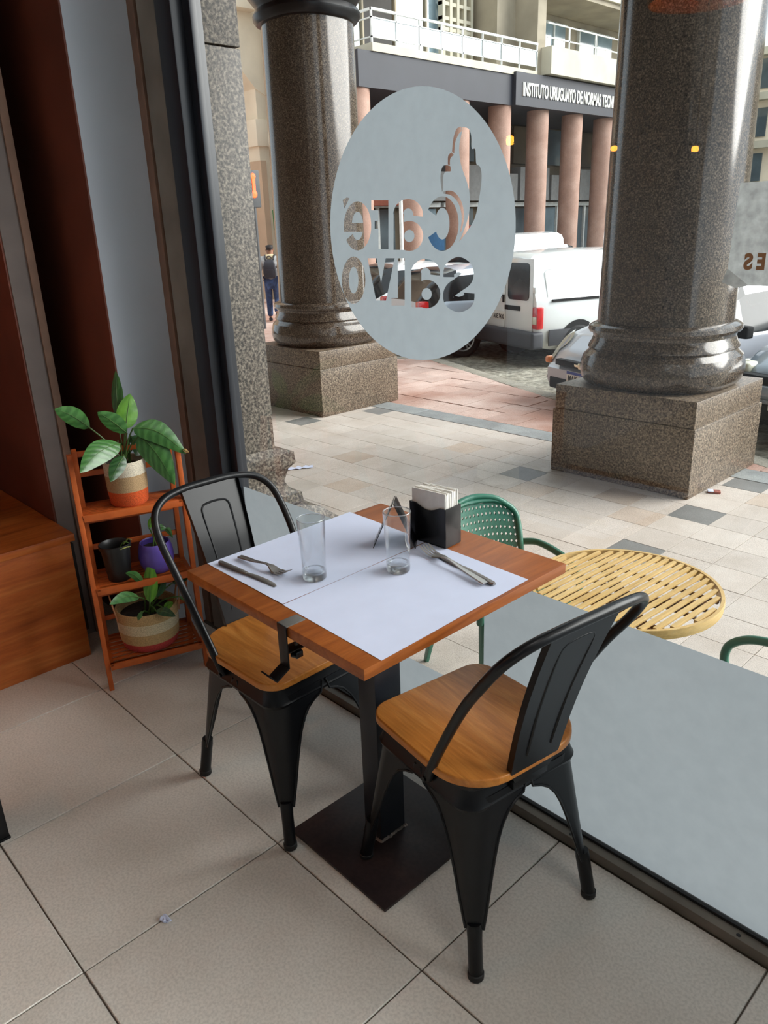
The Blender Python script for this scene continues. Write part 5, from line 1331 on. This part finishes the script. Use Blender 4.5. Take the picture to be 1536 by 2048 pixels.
for s, w_ in ((1, 'fl'), (-1, 'fr')):
    p = Vector(J[w_])
    for k in range(4): MB().tube([p+Vector((.0, s*0+(k-1.5)*.016, -.0)), p+Vector((.01, (k-1.5)*.017, -.045)), p+Vector((.025, (k-1.5)*.016, -.08+.008*abs(k-1.5)))], [.011, .010, .007], 6).build('finger', M['skin'], pn)
    MB().tube([p+Vector((.03, 0, .01)), p+Vector((.05, 0, -.03)), p+Vector((.055, 0, -.05))], [.012, .011, .008], 6).build('thumb', M['skin'], pn)
bp2 = MB(); rg = []
for z, w, d in ((.99, .09, .06), (1.01, .125, .085), (1.12, .14, .10), (1.24, .135, .095), (1.34, .115, .075), (1.40, .08, .045), (1.415, .04, .02)):
    rg.append([Vector((-.145-d+d*x, y, z)) for x, y in rrect(2, 2*w, .4 if w > .3 else min(w, .09), 4)])
pk = thing('backpack', 'black backpack worn by the person walking away', 'backpack', (fp.x, fp.y, OZ), hd)
bp2.loft(rg).build('main_bag', M['pack_black'], pk, smooth=60)
MB().prism(rrect(.22, .18, .05, 5), -.012, .012, Matrix(((0, 0, 1), (1, 0, 0), (0, 1, 0))), (-.34, 0, 1.11)).build('front_pocket', M['pack_black'], pk, bevel=.008)
for s in (-1, 1): MB().tube(smooth_path([(-.16, s*.09, 1.40), (-.06, s*.11, 1.50), (.07, s*.12, 1.47), (.14, s*.13, 1.36)], 4), .018, 8).build('strap', M['pack_black'], pk)
MB().tube(smooth_path([(-.16, .05, 1.43), (-.18, .03, 1.48), (-.18, -.03, 1.48), (-.16, -.05, 1.43)], 4), .01, 8).build('top_handle', M['pack_black'], pk)

# ================================================================ cafe lamps (behind the camera; their glow shows as reflections in the pane), then added fill panels
M['lamp_warm'] = glow('lamp_warm', (255, 150, 50), 45.0); M['wicker'] = fibre('wicker', (190, 120, 60), 60)
def mirror_pt(px, py, ydepth):
    p = at(px, py, 1, 2*GY-ydepth); return Vector((p.x, ydepth, p.z))
def lantern(p, label, wd=.1, ht=.12):
    t = thing('pendant_lantern', label, 'lamp', (p.x, p.y, p.z-ht/2), group='warm pendant lanterns')
    MB().bb(-wd/2, wd/2, -wd/2, wd/2, 0, ht).build('lamp_shade', M['lamp_warm'], t, bevel=.01)
    MB().bb(-wd/2-.006, wd/2+.006, -wd/2-.006, wd/2+.006, ht, ht+.012).build('cap', M['black_metal'], t)
    MB().tube([(0, 0, ht+.01), (0, 0, 3.3-(p.z-ht/2))], .004, 6).build('cord', M['black_metal'], t)
for k, (px, py) in enumerate(((1020, 281), (1228, 297), (1390, 298))):
    lantern(mirror_pt(px, py, -2.0), ['warm glass lantern hanging over the bench', 'warm glass lantern hanging in the middle of its row', 'warm glass lantern hanging nearest the window side'][k], .036 if k == 0 else .03, .05 if k == 0 else .026)
wk = mirror_pt(1400, 2, -2.35)
wt = thing('wicker_pendant', 'woven wicker dome pendant lamp behind the camera', 'lamp', (wk.x, wk.y, wk.z))
MB().lathe([(.25, 0), (.26, .01), (.24, .09), (.17, .17), (.06, .215), (.05, .215), (.16, .163), (.225, .085), (.245, .01), (.25, 0)], 40).build('lamp_shade', M['wicker'], wt)
MB().lathe([(0, .06), (.03, .07), (.045, .10), (.03, .14), (0, .15)], 16).build('bulb', glow('bulb_warm', (255, 176, 96), 120.0), wt)
MB().tube([(0, 0, .15), (0, 0, 3.3-wk.z)], .004, 6).build('cord', M['black_metal'], wt)
M['panel_light'] = glow('panel_light', (255, 252, 248), 7.5)  # unseen panels added under the ceiling to fill the room with light
for k, (x, y) in enumerate(((2.5, -.25), (4.1, -.25), (3.2, -3.2))):
    c = thing('ceiling_light', ['square white ceiling light panel above the window side, next to the table', 'square white ceiling light panel above the window side, far from the table', 'square white ceiling light panel deep in the cafe'][k], 'light', (x, y, 3.27), group='ceiling light panels')
    MB().bb(-.32, .32, -.32, .32, .004, .03).build('frame', M['plaster_white'], c, bevel=.004)
    MB().bb(-.29, .29, -.29, .29, 0, .004).build('diffuser', M['panel_light'], c)
